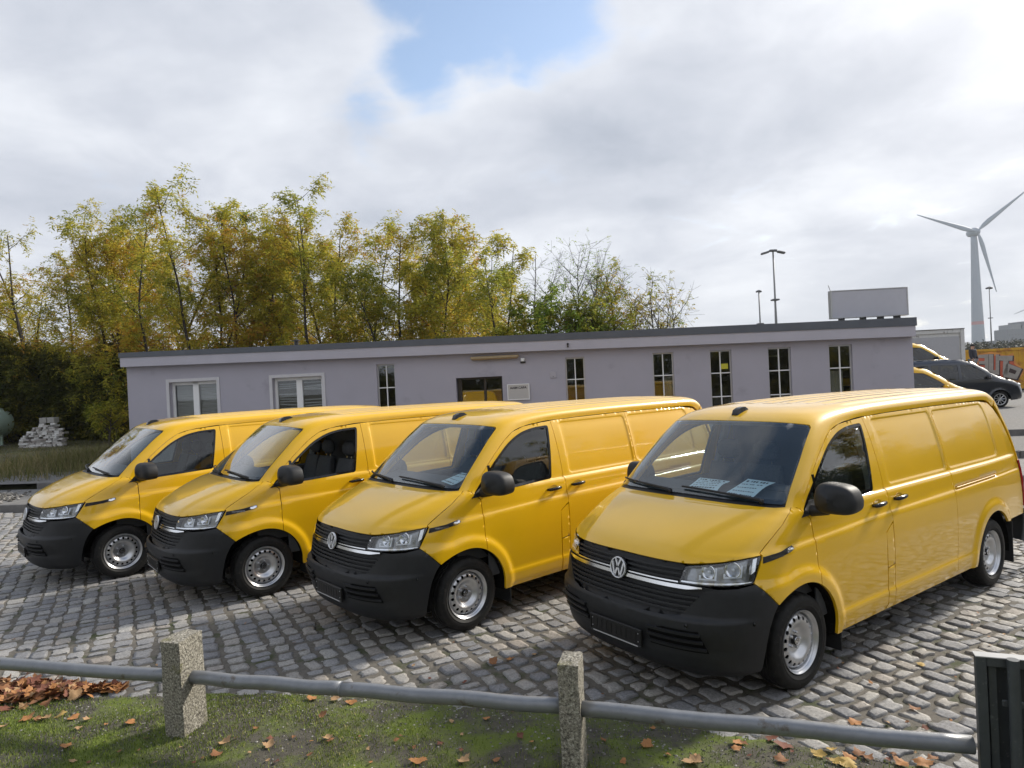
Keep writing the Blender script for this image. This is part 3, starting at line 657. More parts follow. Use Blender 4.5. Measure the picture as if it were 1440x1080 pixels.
        for i in range(nx):
            for k in range(nt_): F.append((i * nt_ + k, i * nt_ + (k + 1) % nt_, (i + 1) * nt_ + (k + 1) % nt_, (i + 1) * nt_ + k))
        F.append(tuple(range(nt_ - 1, -1, -1))); F.append(tuple(range(nx * nt_, (nx + 1) * nt_))); mr.add(V, F)
        mo = mr.build('wing_mirror', BLK, d, auto=35, recalc=True)
        door_handle(d, -1.155, 1.150, sg)
        dc = MB(); dc.box((-.80, sg * .845, .82), (1.0, .03, .80), bev=.01); dc.box((-.80, sg * .84, 1.215), (.98, .075, .05), bev=.015); dc.box((-.80, sg * .815, 1.0), (.5, .06, .07), bev=.02); dc.build('door_card', TRM, d)
        return d
    def door_handle(d, x, z, sg):
        y = float(side(np.array([x]), np.array([z]))[0])
        cup = MB(); V = []; F = []; n_ = 20
        for i, (rx, rz_, dy) in enumerate(((1.0, 1.0, .002), (.97, .95, .0035), (.90, .86, -.010), (.6, .55, -.020), (.0, .0, -.022))):
            for k in range(n_): a = 2 * pi * k / n_; V.append((x + .062 * rx * cos(a), sg * (y + dy), z - .002 + .040 * rz_ * sin(a)))
        for i in range(4):
            for k in range(n_): F.append((i * n_ + k, i * n_ + (k + 1) % n_, (i + 1) * n_ + (k + 1) % n_, (i + 1) * n_ + k))
        cup.add(V, F).build('handle_recess', YEL, d, smooth=True, recalc=True)
        hm = MB(); hm.tube([(x - .088, sg * (y + .002), z), (x - .075, sg * (y + .030), z + .002), (x - .03, sg * (y + .040), z + .002), (x + .03, sg * (y + .040), z - .001), (x + .075, sg * (y + .030), z - .003), (x + .088, sg * (y + .002), z - .004)], [.012, .016, .0175, .0175, .016, .012], 10); hm.build('door_handle', BLKG, d, smooth=True)
    doors = both(fdoor)
    both(lambda mi: panel('fuel_flap', [(-1.218, .912), (-1.300, .956), (-1.337, .972), (-1.336, .640), (-1.218, .625)], ssurf, YEL, p, (), .03, .02, .003, 0, .015, flip=True, mirror=mi))
    both(lambda mi: panel('pillar_foot', [(-1.218, .621), (-1.336, .636), (-1.331, .285), (-1.218, .285)], ssurf, YEL, p, (), .024, .02, .003, 0, .015, flip=True, mirror=mi, **fe))
    sd_ = [(float(XB(z)) - .0, z) for z in (.285, .44, 1.08, 1.3, 1.6, 1.838)] + [(-1.75, 1.846), (-2.1, 1.848)] + [(float(XC(z)), z) for z in (1.849, 1.5, 1.08, .44, .285)]
    def sdoor(mi):
        d = panel('sliding_door', np.array(sd_), ssurf, YEL, p, (), .026, .018, .003, 0, .022, flip=True, mirror=mi, **fe); door_handle(d, -1.515, 1.158, -1 if mi else 1); return d
    both(sdoor)
    rear = [(float(XC(z)), z) for z in (.285, .44, 1.08, 1.5, 1.849)] + [(-3.2, 1.846), (-3.75, 1.836), (-4.0, 1.808), (-4.10, 1.738), (-4.16, 1.62), (-4.21, 1.40), (-4.25, 1.10), (-4.27, .8), (-4.28, .60), (-3.74, .60)] + arc(-3.4, .425, 38, 180, 26)[0:] + [(-3.825, .30)][:0] + [(-2.972, .30)][:0]
    arcR = arc(-3.4, .425, 142, 8, 26)
    rear = [(float(XC(z)), z) for z in (.285, .44, 1.08, 1.5, 1.849)] + [(-3.2, 1.846), (-3.75, 1.836), (-4.0, 1.808), (-4.10, 1.738), (-4.16, 1.62), (-4.21, 1.40), (-4.25, 1.10), (-4.27, .8), (-4.28, .60), (-3.735, .60)] + arcR + [(-2.975, .285)]
    rp = both(lambda mi: panel('rear_side_panel', np.array(rear), ssurf, YEL, p, (), .026, .018, .003, 0, .022, flip=True, mirror=mi, **fe))
    # dark rail in its recess
    def rail(mi):
        k = rp[1 if mi else 0]; sg = -1 if mi else 1; x = np.linspace(-3.60, -2.60, 20); y = Wbase(x, rail_z(x)) - .010
        r_ = MB(); r_.tube([(a, sg * b, c) for a, b, c in zip(x, y, rail_z(x) + .003)], .007, 6); r_.build('slide_rail', YEL, k, smooth=True)
    both(rail)
    # tail lights, rear bumper, mud flaps
    def tail(mi):
        s0, s1 = s_of_key(27) - .08, s_of_key(28) + .12; panel('tail_light', SW([(s0, .80), (s1, .80), (s1, .985), (s1, 1.045), (s0, 1.045), (s0, .985)]), wsurf, RED, p, (), .03, None, 0, .008, .012, flip=True, mirror=mi)
    both(tail)
    s0 = s_of_key(29) - .10; s1 = s_of_key(30) - .0
    poly = [(s0, 0), (s0, .9), (s0, 1.10), (s0 + .05, 1.40), (s0 + .16, 1.47), (s1, 1.42), (s1, .9), (s1, 0)]; poly = poly + [(s, -t) for s, t in poly[-2:0:-1]]
    panel('rear_bumper', SW(poly), wsurf, TRM, p, (), .05, .03, 0, .012, .05, flip=True)
    for sg in (1, -1):
        for x in (-.50, -3.90): fl = MB(); fl.box((x, sg * .79, .29 if x > -1 else .36), (.012, .26, .30 if x > -1 else .42), bev=.004); fl.build('mud_flap', BLK, p)
    # number plate holder
    ph = MB(); ph.box((.936, 0, .418), (.016, .525, .125), bev=.004); pl = ph.build('plate_holder', PLATE, p)
    pr = MB()
    for z in (.474, .362): pr.box((.946, 0, z), (.006, .525, .012), bev=.002)
    for y in (-.258, .258): pr.box((.946, y, .418), (.006, .010, .10), bev=.002)
    for k in range(9): pr.box((.9455, -.20 + .05 * k, .422), (.003, .028, .075), bev=.001)
    pr.build('plate_rim', PLATE, pl); ps = MB(); ps.box((.9497, 0, .3615), (.001, .46, .008)); ps.build('plate_lettering', GRY, pl)
    for y in (-.235, .235):
        for z in (.395, .452): sc = MB(); sc.lathe([(0, .003), (.004, .003), (.005, 0)], 8, Matrix.Translation((.947, y, z)) @ Matrix.Rotation(pi / 2, 4, 'Y')); sc.build('plate_screw', STL, pl)
    # wipers
    for (t0, t1, s0, s1) in ((.60, -.02, 1.607, 1.660), (-.08, -.70, 1.607, 1.665)):
        pts = [wn_(s0 + (s1 - s0) * k / 8 + .01 * sin(k / 8 * pi), t0 + (t1 - t0) * k / 8, .022) for k in range(9)]; wi = MB(); wi.tube(pts, [.012] * 4 + [.009] * 5, 6)
        q = wn_(1.592, t0, .01); wi.tube([q, wn_(s0, t0 - .03 * np.sign(t0 + .3), .03), pts[4]], [.016, .014, .008], 6); wi.build('wiper', BLK, p, smooth=True)
    # roof aerial
    am = MB(); M4 = Matrix.Translation((-.66, 0, 1.915)) @ Matrix.Rotation(radians(14), 4, 'Y') @ Matrix.Scale(.8, 4)
    prof = [(.10, .003), (.07, .044), (.0, .052), (-.07, .040), (-.11, .003)]; V = []; F = []
    for x, z in prof:
        for y, zz_ in ((-.048, -.02), (-.032, z), (.032, z), (.048, -.02)): V.append(M4 @ Vector((x, y, zz_)))
    for i in range(len(prof) - 1):
        for k in range(4): F.append((i * 4 + k, i * 4 + (k + 1) % 4, i * 4 + (k + 1) % 4 + 4, i * 4 + k + 4))
    F += [(0, 1, 2, 3), tuple(len(V) - 4 + k for k in range(4))]
    am.add(V, F).build('roof_aerial', BLKG, p, auto=50, recalc=True)
    # interior
    da = MB(); poly = [(.02, .60), (.10, 1.20), (.06, 1.245), (-.16, 1.285), (-.36, 1.325), (-.44, 1.29), (-.48, 1.14), (-.46, .95), (-.36, .80), (-.34, .60)]
    V = [(x, y, z) for y in (-.80, .80) for x, z in poly]; n = len(poly); F = [tuple(range(n)), tuple(range(2 * n - 1, n - 1, -1))] + [(k, k + n, (k + 1) % n + n, (k + 1) % n) for k in range(n)]
    da.add(V, F); da.box((-.42, .42, 1.325), (.16, .42, .06), bev=.028); dash = da.build('dashboard', TRM, p, recalc=True)
    sw = MB(); c_ = Vector((-.56, .42, 1.10)); rot = Matrix.Rotation(radians(-62), 4, 'Y'); sw.tube([c_ + rot @ Vector((.19 * cos(a), .19 * sin(a), 0)) for a in np.linspace(0, 2 * pi, 33)], .016, 8, False)
    for a in (0, pi / 2 * 1.0, pi): sw.tube([c_, c_ + rot @ Vector((.19 * sin(a - pi / 2), .19 * cos(a - pi / 2), 0)) if False else c_ + rot @ Vector((.185 * cos(a + pi / 2), .185 * sin(a + pi / 2), 0))], .014, 6)
    sw.tube([c_, c_ + rot @ Vector((0, 0, -.28))], .03, 8); sw.build('steering_wheel', BLK, p, smooth=True)
    for y, w_ in ((.42, .50), (-.20, .44), (-.62, .44)):
        st = MB(); V = []; secs = [(-.62, .66, .11), (-.70, .70, .14), (-1.02, .70, .14), (-1.14, .72, .14), (-1.20, .90, .11), (-1.25, 1.10, .10), (-1.29, 1.30, .085), (-1.30, 1.37, .05)]; F = []; ns = 14
        for i, (x, z, d) in enumerate(secs):
            x1 = secs[min(i + 1, 7)][0] - secs[max(i - 1, 0)][0]; z1_ = secs[min(i + 1, 7)][1] - secs[max(i - 1, 0)][1]; l = hypot(x1, z1_); nx_, nz_ = -z1_ / l, x1 / l
            for k in range(ns):
                a = 2 * pi * k / ns; cy = np.sign(cos(a)) * abs(cos(a)) ** .5 * w_ / 2 * (1 if i < 6 else .86); dd = np.sign(sin(a)) * abs(sin(a)) ** .6 * d * .7 + (.02 * abs(cos(a)) ** 3 if i > 3 else 0)
                V.append((x - nx_ * dd, y + cy, z - nz_ * dd))
        for i in range(len(secs) - 1):
            for k in range(ns): F.append((i * ns + k, i * ns + (k + 1) % ns, (i + 1) * ns + (k + 1) % ns, (i + 1) * ns + k))
        F += [tuple(range(ns)), tuple(range(len(V) - 1, len(V) - ns - 1, -1))]
        st.add(V, F); seat = st.build('seat', SEAT, p, auto=60, recalc=True)
        hr = MB(); hr.box((-1.315, y, 1.50), (.11, .28, .19), bev=.05); hr.build('headrest', SEAT, seat, auto=50)
        for o in (-.06, .06): hp = MB(); hp.tube([(-1.31, y + o, 1.34), (-1.315, y + o, 1.44)], .006, 6); hp.build('headrest_post', CHR, seat)
    bk = MB(); bk.box((-1.52, 0, 1.05), (.03, 1.40, 1.60)); bk.build('bulkhead', TRM, p)
    for sg in (1, -1):
        bt = MB(); bt.tube([(-1.27, sg * .80, 1.0), (-1.31, sg * .775, 1.30), (-1.36, sg * .66, 1.76)], .045, 6); bt.build('pillar_trim', LTR, p)
        at_ = MB(); at_.tube([tuple(wn_(1.60, sg * .83, -.03)), tuple(wn_(2.0, sg * .81, -.03)), tuple(wn_(2.42, sg * .79, -.03))], .028, 6); at_.build('windscreen_pillar_trim', LTR, p)
    panel('headliner', SW([(2.44, .86), (2.44, -.86), (3.45, -.86), (3.45, .86)]), wsurf, LTR, p, (), .1, None, 0, -.045, 0, flip=True)
    # underside, and unseen black boxes added to block light through the gaps
    ub = MB(); ub.box((-1.72, 0, .36), (2.45, 1.70, .14)); ub.box((-1.72, 0, .45), (5.0, 1.02, .10)); ub.box((-4.05, 0, .46), (.4, 1.60, .2)); ub.box((-2.86, 0, 1.05), (2.4, 1.02, 1.25)); ub.box((-2.2, 0, .86), (1.34, 1.66, .92)); ub.box((-2.86, 0, 1.18), (2.3, 1.56, .30)); ub.box((-2.86, 0, 1.45), (2.3, 1.36, .66))
    ub.box((.36, 0, .62), (.70, 1.02, .60)); ub.box((.10, 0, .90), (.70, 1.3, .36)); ub.box((.62, 0, .45), (.36, .95, .36)); ub.box((-.85, 0, .52), (.85, 1.62, .06)); ub.build('underbody_blocker', INN, p)
    def liner(cx):
        for sg in (1, -1):
            wl = MB(); n = 18; V = []; F = []
            for k in range(n + 1):
                a = radians(-8 + 196 * k / n)
                for y in (.55, .905): V.append((cx + .432 * cos(a), sg * y, .335 + .432 * sin(a)))
            for k in range(n): F.append((2 * k, 2 * k + 1, 2 * k + 3, 2 * k + 2))
            wl.add(V, F).build('wheel_arch_liner', INN, p)
    liner(0); liner(-3.4)
    w = build_wheel(); KIDS[w.name] = list(w.children)
    first = True
    for x in (0., -3.4):
        for sg in (1, -1):
            q = w if first else copy_tree(w); first = False
            q.parent = p; q.location = (x, sg * .806, .335); q.rotation_euler = (0, random.uniform(-1, 1), 0 if sg > 0 else pi)
    return van
def clip_x(P, c, keep_greater):
    out = []; n = len(P)
    for i in range(n):
        a, b = P[i], P[(i + 1) % n]; ia = (a[0] > c) == keep_greater; ib = (b[0] > c) == keep_greater
        if ia: out.append(a)
        if ia != ib: t = (c - a[0]) / (b[0] - a[0]); out.append(a + (b - a) * t)
    return np.array(out)
proto = build_van()
def tree_list(o): return {x.name: [c for c in x.children] for x in [o] + list(o.children_recursive)}
KIDS.update(tree_list(proto))
VANS = []
for i, (x, y, t, lab) in enumerate(((1.43878, 5.51668, -144.315, 'nearest yellow panel van at the right end of the row, two papers behind its windscreen'),
        (-1.08560, 6.90253, -138.771, 'second yellow panel van from the right, one paper sheet behind its windscreen'),
        (-3.42652, 8.24257, -140.186, 'yellow panel van with its driver window wound down and grey seats showing'),
        (-5.67940, 9.28811, -136.634, 'farthest yellow panel van at the left end of the row, all windows closed'))):
    o = proto if i == 0 else copy_tree(proto)
    o.location = (x, y, 0); o.rotation_euler = (0, 0, radians(t)); tag(o, lab, 'van', 'yellow vans parked in a row'); VANS.append(o)
# the third van has its driver window down
for c in VANS[2].children:
    if c.name.startswith('front_door'):
        for g in list(c.children):
            if g.name.startswith('side_window') and np.mean([v.co.y for v in g.data.vertices]) > 0: bpy.data.objects.remove(g)
# ---------------------------------------------------------------- ground, terraces, cobbles
KERB0 = lambda x: 13.18 - .109 * x       # front kerb, runs parallel to the long building
VERGE = [(-9.0, 5.9), (-6.0, 5.45), (-4.06, 5.21), (-3.2, 5.20), (-2.41, 5.17), (-1.5, 5.06), (-.72, 4.88), (.0, 4.70), (.75, 4.46), (1.56, 4.13), (2.23, 3.80), (3.2, 3.35), (4.6, 2.7), (7, 1.6)]
def verge_y(x): return np.interp(x, [p[0] for p in VERGE], [p[1] for p in VERGE])
def attr_ramp(m, attr, stops, noise_amt=.25, nscale=40., fac_noise=0., interp='LINEAR'):
    """colour a material from a per-piece attribute, broken up by fine noise"""
    t = m.node_tree; b = t.nodes['Principled BSDF']; a = t.nodes.new('ShaderNodeAttribute'); a.attribute_name = attr
    r = t.nodes.new('ShaderNodeValToRGB'); e = r.color_ramp.elements; r.color_ramp.interpolation = interp
    while len(e) < len(stops): e.new(.5)
    for k, (p, c) in enumerate(stops): e[k].position = p; e[k].color = (*c, 1)
    t.links.new(a.outputs['Fac'], r.inputs[0]); geo = t.nodes.new('ShaderNodeNewGeometry'); n = t.nodes.new('ShaderNodeTexNoise'); n.inputs['Scale'].default_value = nscale; n.inputs['Detail'].default_value = 6; n.inputs['Roughness'].default_value = .7
    t.links.new(geo.outputs['Position'], n.inputs['Vector']); mr = t.nodes.new('ShaderNodeMapRange'); t.links.new(n.outputs[0], mr.inputs[0])
    for i, v in enumerate((.3, .7, 1 - noise_amt, 1 + noise_amt)): mr.inputs[i + 1].default_value = v
    mx = t.nodes.new('ShaderNodeMix'); mx.data_type = 'RGBA'; mx.blend_type = 'MULTIPLY'; mx.inputs['Factor'].default_value = 1
    t.links.new(r.outputs[0], mx.inputs['A']); t.links.new(mr.outputs[0], mx.inputs['B']); t.links.new(mx.outputs['Result'], b.inputs['Base Color']); return m
SOIL = mat('joint_soil', (.125, .113, .094), .9, var=.35, vscale=30, bump=.5, bscale=90, dirt=((.045, .055, .018), .25, 3.))
COB = attr_ramp(mat('granite_cobble', (.2, .2, .2), .70, bump=.35, bscale=110, rvar=.16, vscale=3, spec=.45), 'tone', [(0, (.195, .196, .203)), (.35, (.25, .248, .25)), (.6, (.29, .283, .273)), (.8, (.32, .306, .283)), (.93, (.28, .25, .22)), (1, (.37, .36, .338))], .42, 55)
GRAV = mat('grey_gravel', (.16, .155, .148), .9, var=.4, vscale=25, bump=.6, bscale=60)
PAV = mat('terrace_paving', (.165, .160, .152), .8, var=.3, vscale=6, bump=.4, bscale=25)
KRB = mat('kerb_stone', (.16, .155, .15), .8, var=.25, vscale=6, bump=.3, bscale=50)
LAWN = mat('lawn_soil', (.085, .09, .04), .95, var=.45, vscale=2.5, bump=.4, bscale=30, dirt=((.10, .085, .045), .4, 1.2))
FIELD = mat('far_ground', (.11, .108, .085), .95, var=.25, vscale=.2)
def sheet(name, poly, z, m, kind='structure', parent=None):
    P = np.array(poly, float); me = mesh_obj(name, np.c_[P, np.full(len(P), z)], [tuple(range(len(P)))], m, parent, False)
    if kind and not parent: tag(me, kind=kind)
    return me
def terrain(name, x0, x1, y0, y1, step, m, zf, label=None):
    xs = np.arange(x0, x1 + step * .5, step); ys = np.arange(y0, y1 + step * .5, step); X, Y = np.meshgrid(xs, ys, indexing='ij'); Z = zf(X, Y)
    nx, ny = X.shape; V = np.stack([X.ravel(), Y.ravel(), Z.ravel()], 1); i = np.arange(nx * ny).reshape(nx, ny); F = np.stack([i[:-1, :-1].ravel(), i[1:, :-1].ravel(), i[1:, 1:].ravel(), i[:-1, 1:].ravel()], 1)
    o = tri_obj(name, V, F, m); tag(o, kind='structure'); return o
def vnoise(X, Y, s, seed=0):
    r = np.random.default_rng(seed); o = 0
    for k in range(6):
        a = r.uniform(0, 2 * pi); f = s * r.uniform(.6, 1.7); o = o + np.sin((X * cos(a) + Y * sin(a)) * f + r.uniform(0, 6.28))
    return o / 6
sheet('far_ground', [(-1800, 60), (1800, 60), (1800, 1900), (-1800, 1900)], .40, FIELD)
sheet('ground', [(-400, -300), (400, -300), (400, 62), (-400, 62)], -.30, FIELD)
# terraces behind the yard, each one kerb higher
def band_poly(f0, f1, x0, x1): return [(x0, f0(x0)), (x1, f0(x1)), (x1, f1(x1)), (x0, f1(x0))]
K2 = lambda x: KERB0(x) + 2.42; K3 = lambda x: KERB0(x) + 5.6; far = lambda x: 62. + 0 * x
T1Z, T2Z, T3Z = .13, .27, .42
sheet('terrace_paving', band_poly(KERB0, K2, -60, 60), T1Z, PAV)
sheet('gravel_terrace', band_poly(K2, lambda x: K3(x) + .2, -60, 60), T2Z, GRAV)
sheet('car_park', band_poly(K3, far, 9.5, 90), T3Z, GRAV)
def kerb(f, x0, x1, zt, zb, w=.16):
    mb = MB(); x = x0; 
    while x < x1:
        L = 1.0 + random.uniform(-.06, .06); a = (x, f(x)); b = (x + L - .008, f(x + L - .008)); c = ((a[0] + b[0]) / 2, (a[1] + b[1]) / 2 + w / 2 + random.uniform(-.008, .008), (zt + zb) / 2 + random.uniform(-.004, .006)); mb.box(c, (L - .010, w, zt - zb + .012), atan2(b[1] - a[1], b[0] - a[0]), .018); x += L
    o = mb.build('kerb', KRB, None, recalc=True); tag(o, kind='structure'); return o
kerb(KERB0, -34, 34, T1Z + .006, -.25); kerb(K2, -12.0, 34, T2Z + .006, .0); kerb(K3, 10.4, 34, T3Z + .006, .1)
# lawn left of the building, rising a little to the wood
def lawn_z(X, Y): return .27 + .02 * vnoise(X, Y, 1.1, 3) + .006 * np.clip(Y - 18, 0, 30)
terrain('lawn', -60, -11.2, 16.2, 60, .7, LAWN, lambda X, Y: lawn_z(X, Y) - .5 * sm(.6, -.4, Y - K2(X) - .0))
terrain('wood_floor', -11.9, 9.5, 24, 60, 1.5, LAWN, lambda X, Y: .30 + .03 * vnoise(X, Y, .8, 5))
# ------- the cobbled yard
def make_cobbles():
    ang = radians(-60); e1 = np.array([cos(ang), sin(ang)]); e2 = np.array([-sin(ang), cos(ang)]); r = np.random.default_rng(11)
    S = []; v = -14.
    while v < 22.:
        w = r.uniform(.135, .20); u = -22 + r.uniform(0, .2)
        while u < 16:
            L = r.choice([r.uniform(.10, .14), r.uniform(.15, .20), r.uniform(.19, .25)], p=[.3, .4, .3]); jt = r.uniform(-.012, .012); c = e1 * (u + L / 2) + e2 * (v + w / 2 + jt)
            c = c + e2 * (.10 * sin(c[0] * .55 + .3) + .05 * sin(c[1] * 1.1)); S.append((c[0], c[1], L, w, 0)); u += L
        v += w
    A = np.array(S); x, y = A[:, 0], A[:, 1]
    ok = (y < KERB0(x) - .10) & (y > verge_y(x) - .22) & (x > -14.5) & (x < 11) & (y < 15) & (y > 2.2) & (x > -1.35 * y * .76 - 1.2) & (x < .80 * y + 2.6)
    return A[ok], ang
CS, CANG = make_cobbles()
NV = 48
def cobble_variant(k):
    r = np.random.default_rng(500 + k); n = 10; V = []; P = []
    for a in range(4):                                # unit square, corners cut, edges uneven
        cx, cy = ((.5, -.5), (.5, .5), (-.5, .5), (-.5, -.5))[a]; cx += r.uniform(-.11, .05) * np.sign(cx); cy += r.uniform(-.12, .05) * np.sign(cy); c1, c2 = r.uniform(.06, .20, 2)
        d = ((0, 1), (-1, 0), (0, -1), (1, 0))[a]; p = ((-1, 0), (0, -1), (1, 0), (0, 1))[a]
        # corner: arrive along one edge, leave along the next
        P.append((cx - (0 if d[0] == 0 else 0) + (0 if p[0] else 0) + (-d[0] * 0) + (-c1 * (1 if a in (0,) else 0)) * 0, cy)) if False else None
        prev = {0: (-1, 0), 1: (0, -1), 2: (1, 0), 3: (0, 1)}[a]; nxt = {0: (0, 1), 1: (-1, 0), 2: (0, -1), 3: (1, 0)}[a]
        P.append((cx + prev[0] * c1, cy + prev[1] * c1)); P.append((cx + nxt[0] * c2, cy + nxt[1] * c2))
        P.append((cx + nxt[0] * .5 + r.uniform(-.05, .07) * (-np.sign(cx) if nxt[0] == 0 else 0), cy + nxt[1] * .5 + r.uniform(-.05, .07) * (-np.sign(cy) if nxt[1] == 0 else 0)))
    P = np.array(P); n = len(P); c = P.mean(0)
    zt = r.uniform(-.004, .004, n)
    rings = [(1.02, -.040), (1.0, -.009), (.972, -.002)]
    V = [np.c_[c + (P - c) * s_, np.full(n, z) + (zt if z > -.03 else 0)] for s_, z in rings] + [np.c_[c + (P - c) * .62, np.full(n, .0005) + zt * .8 + r.uniform(-.0032, .0032, n)], np.array([[*c, r.uniform(-.002, .006)]])]
    V = np.vstack(V); F = []
    for i in range(3):
        for k2 in range(n): a, b = i * n + k2, i * n + (k2 + 1) % n; F += [(a, b, b + n), (a, b + n, a + n)]
    for k2 in range(n): F.append((3 * n + k2, 3 * n + (k2 + 1) % n, 4 * n))
    return V, np.array(F), r.uniform(0, 1)
CV_ = [cobble_variant(k) for k in range(NV)]
# pixel size of every stone decides which are built one by one
def px_of(P):
    d = P - np.array([0, 0, CAM_H]); z = d @ np.array(FWD); return 720 + CAM_F * (d @ np.array(RGT)) / z, 540 - CAM_F * (d @ np.array(UPV)) / z, z
cx_, cy_, cz_ = px_of(np.c_[CS[:, :2], np.zeros(len(CS))]); vis = (cx_ > 5) & (cx_ < 1435) & (cy_ < 1072) & (CS[:, 1] > verge_y(CS[:, 0]) + .03)
big = np.where(vis, CS[:, 2] * CS[:, 3] * (CAM_F / cz_) ** 2 * (CAM_H / cz_), 0); order = np.argsort(-big); one = set(order[:300].tolist())
yard_soil = terrain('cobbled_yard', -15.4, 12.0, 1.4, 15.2, .4, SOIL, lambda X, Y: -.011 + .004 * vnoise(X, Y, 3, 9) - .4 * (Y > KERB0(X) + .12)); 
GAPJ = .024; VV = []; FF = []; TT = []; off = 0; meshes = []
rc = np.random.default_rng(21)
for k, (V, F, tn) in enumerate(CV_):
    me = bpy.data.meshes.new('cobble'); me.from_pydata([tuple(v) for v in V], [], [tuple(f) for f in F]); me.polygons.foreach_set('use_smooth', np.ones(len(F), bool)); me.materials.append(COB); me.set_sharp_from_angle(angle=radians(50))
    a = me.attributes.new('tone', 'FLOAT', 'POINT'); a.data.foreach_set('value', np.full(len(V), tn, np.float32)); meshes.append(me)
for i, (x, y, L, w, _) in enumerate(CS):
    k = int(rc.integers(NV)); a = CANG + rc.uniform(-.11, .11); flip = rc.integers(2) * pi; sx, sy = L - GAPJ * rc.uniform(.7, 1.3), w - GAPJ * rc.uniform(.6, 1.2); dz = rc.uniform(-.007, .005); tx, ty = rc.uniform(-.02, .02, 2)
    if i in one:
        o = bpy.data.objects.new('cobble', meshes[k]); COL.objects.link(o); o.parent = yard_soil; o.location = (x, y, dz); o.rotation_euler = (tx, ty, a + flip); o.scale = (sx, sy, 1)
    else:
        V, F, tn = CV_[k]; c, s = cos(a + flip), sin(a + flip); X = V[:, 0] * sx; Y = V[:, 1] * sy
        VV.append(np.c_[x + X * c - Y * s, y + X * s + Y * c, V[:, 2] + dz + X * tx + Y * ty]); FF.append(F + off); off += len(V); TT.append(np.full(len(V), np.clip(tn + rc.uniform(-.15, .15), 0, 1)))
cf = tri_obj('cobble_field', np.vstack(VV), np.vstack(FF), COB, yard_soil, True, {'tone': np.concatenate(TT)}); cf.data.set_sharp_from_angle(angle=radians(50)); tag(cf, kind='stuff')
# ------- the mossy verge in front
MOSS = mat('mossy_soil', (.075, .068, .052), .95, bump=.7, bscale=70, var=.4, vscale=18, dirt=((.11, .145, .018), .50, 2.2))
def vz(X, Y): return .004 + .030 * sm(.0, .55, verge_y(X) - Y) + .010 * vnoise(X, Y, 5, 2) * sm(0, .3, verge_y(X) - Y) - .06 * sm(.02, -.06, verge_y(X) + .035 * vnoise(X, Y, 9, 7) - Y)
verge = terrain('verge', -8.5, 7.0, .8, 6.0, .05, MOSS, vz)
GRASS = attr_ramp(mat('grass_blade', (.1, .14, .03), .7, spec=.3), 'tone', [(0, (.06, .095, .016)), (.35, (.12, .175, .022)), (.65, (.22, .28, .03)), (.88, (.29, .29, .06)), (1, (.36, .30, .15))], .2, 6)
def blades(name, X, Y, zf, h0, h1, w, m, seed=1, lean=.6, parent=None):
    r = np.random.default_rng(seed); n = len(X); a = r.uniform(0, 2 * pi, n); h = r.uniform(h0, h1, n); ln = r.uniform(.1, lean, n) * h; la = a + r.uniform(-1, 1, n); z = zf(X, Y); ww = w * r.uniform(.6, 1.4, n)
    dx, dy = np.cos(a) * ww / 2, np.sin(a) * ww / 2; ex, ey = np.cos(la + pi / 2) * ln, np.sin(la + pi / 2) * ln
    V = np.stack([np.stack([X - dx, Y - dy, z - .005], 1), np.stack([X + dx, Y + dy, z - .005], 1), np.stack([X + dx * .6 + ex * .45, Y + dy * .6 + ey * .45, z + h * .62], 1), np.stack([X - dx * .6 + ex * .45, Y - dy * .6 + ey * .45, z + h * .62], 1), np.stack([X + ex, Y + ey, z + h], 1)], 1).reshape(-1, 3)
    o = np.arange(n)[:, None] * 5; T = np.concatenate([o + np.array([[0, 1, 2]]), o + np.array([[0, 2, 3]]), o + np.array([[3, 2, 4]])], 0)
    tn = np.clip(np.repeat(r.beta(2, 2.2, n) + .25 * vnoise(X, Y, 2.5, seed), 5), 0, 1); ob = tri_obj(name, V, T, m, parent, True, {'tone': tn}); tag(ob, kind='stuff'); return ob
r_ = np.random.default_rng(5); n = 210000; X = r_.uniform(-5.6, 3.6, n); Y = r_.uniform(2.7, 5.3, n); D = verge_y(X) - Y
pz = vnoise(X, Y, 3.2, 31) + .6 * vnoise(X, Y, 8, 32); keep = (D > .03) & (r_.uniform(0, 1, n) < np.clip(.18 + .95 * sm(.05, .7, D + .45 * (X < -1.4)) * sm(-.35, .3, pz + .35 * (X < -1.8)), 0, 1)); X, Y = X[keep], Y[keep]
g = blades('verge_grass', X, Y, vz,  .005, .024, .0042, GRASS, 3, .9); tag(g, 'short moss and grass growing on the verge', 'grass')
def grit(name, X, Y, zf, s0, s1, m, seed, flat=.6):
    r = np.random.default_rng(seed); n = len(X); ico = np.array([(0, 0, 1), (.94, 0, .2), (.2, .9, .1), (-.85, .3, .15), (-.4, -.85, .2), (.5, -.75, .1), (0, 0, -.6)]); T = np.array([(0, 1, 2), (0, 2, 3), (0, 3, 4), (0, 4, 5), (0, 5, 1), (6, 2, 1), (6, 3, 2), (6, 4, 3), (6, 5, 4), (6, 1, 5)])
    s = r.uniform(s0, s1, n) ** 1.0; a = r.uniform(0, 2 * pi, n); P = ico[None] * (1 + r.uniform(-.3, .3, (n, 7, 3))) * s[:, None, None]; x = P[..., 0] * np.cos(a)[:, None] - P[..., 1] * np.sin(a)[:, None]; y = P[..., 0] * np.sin(a)[:, None] + P[..., 1] * np.cos(a)[:, None]
    V = np.stack([x + X[:, None], y + Y[:, None], P[..., 2] * flat + zf(X, Y)[:, None] + s[:, None] * .15], -1).reshape(-1, 3); F = (np.arange(n)[:, None, None] * 7 + T[None]).reshape(-1, 3)
    o = tri_obj(name, V, F, m, None, False, {'tone': np.repeat(r.uniform(0, 1, n), 7)}); tag(o, kind='stuff'); return o
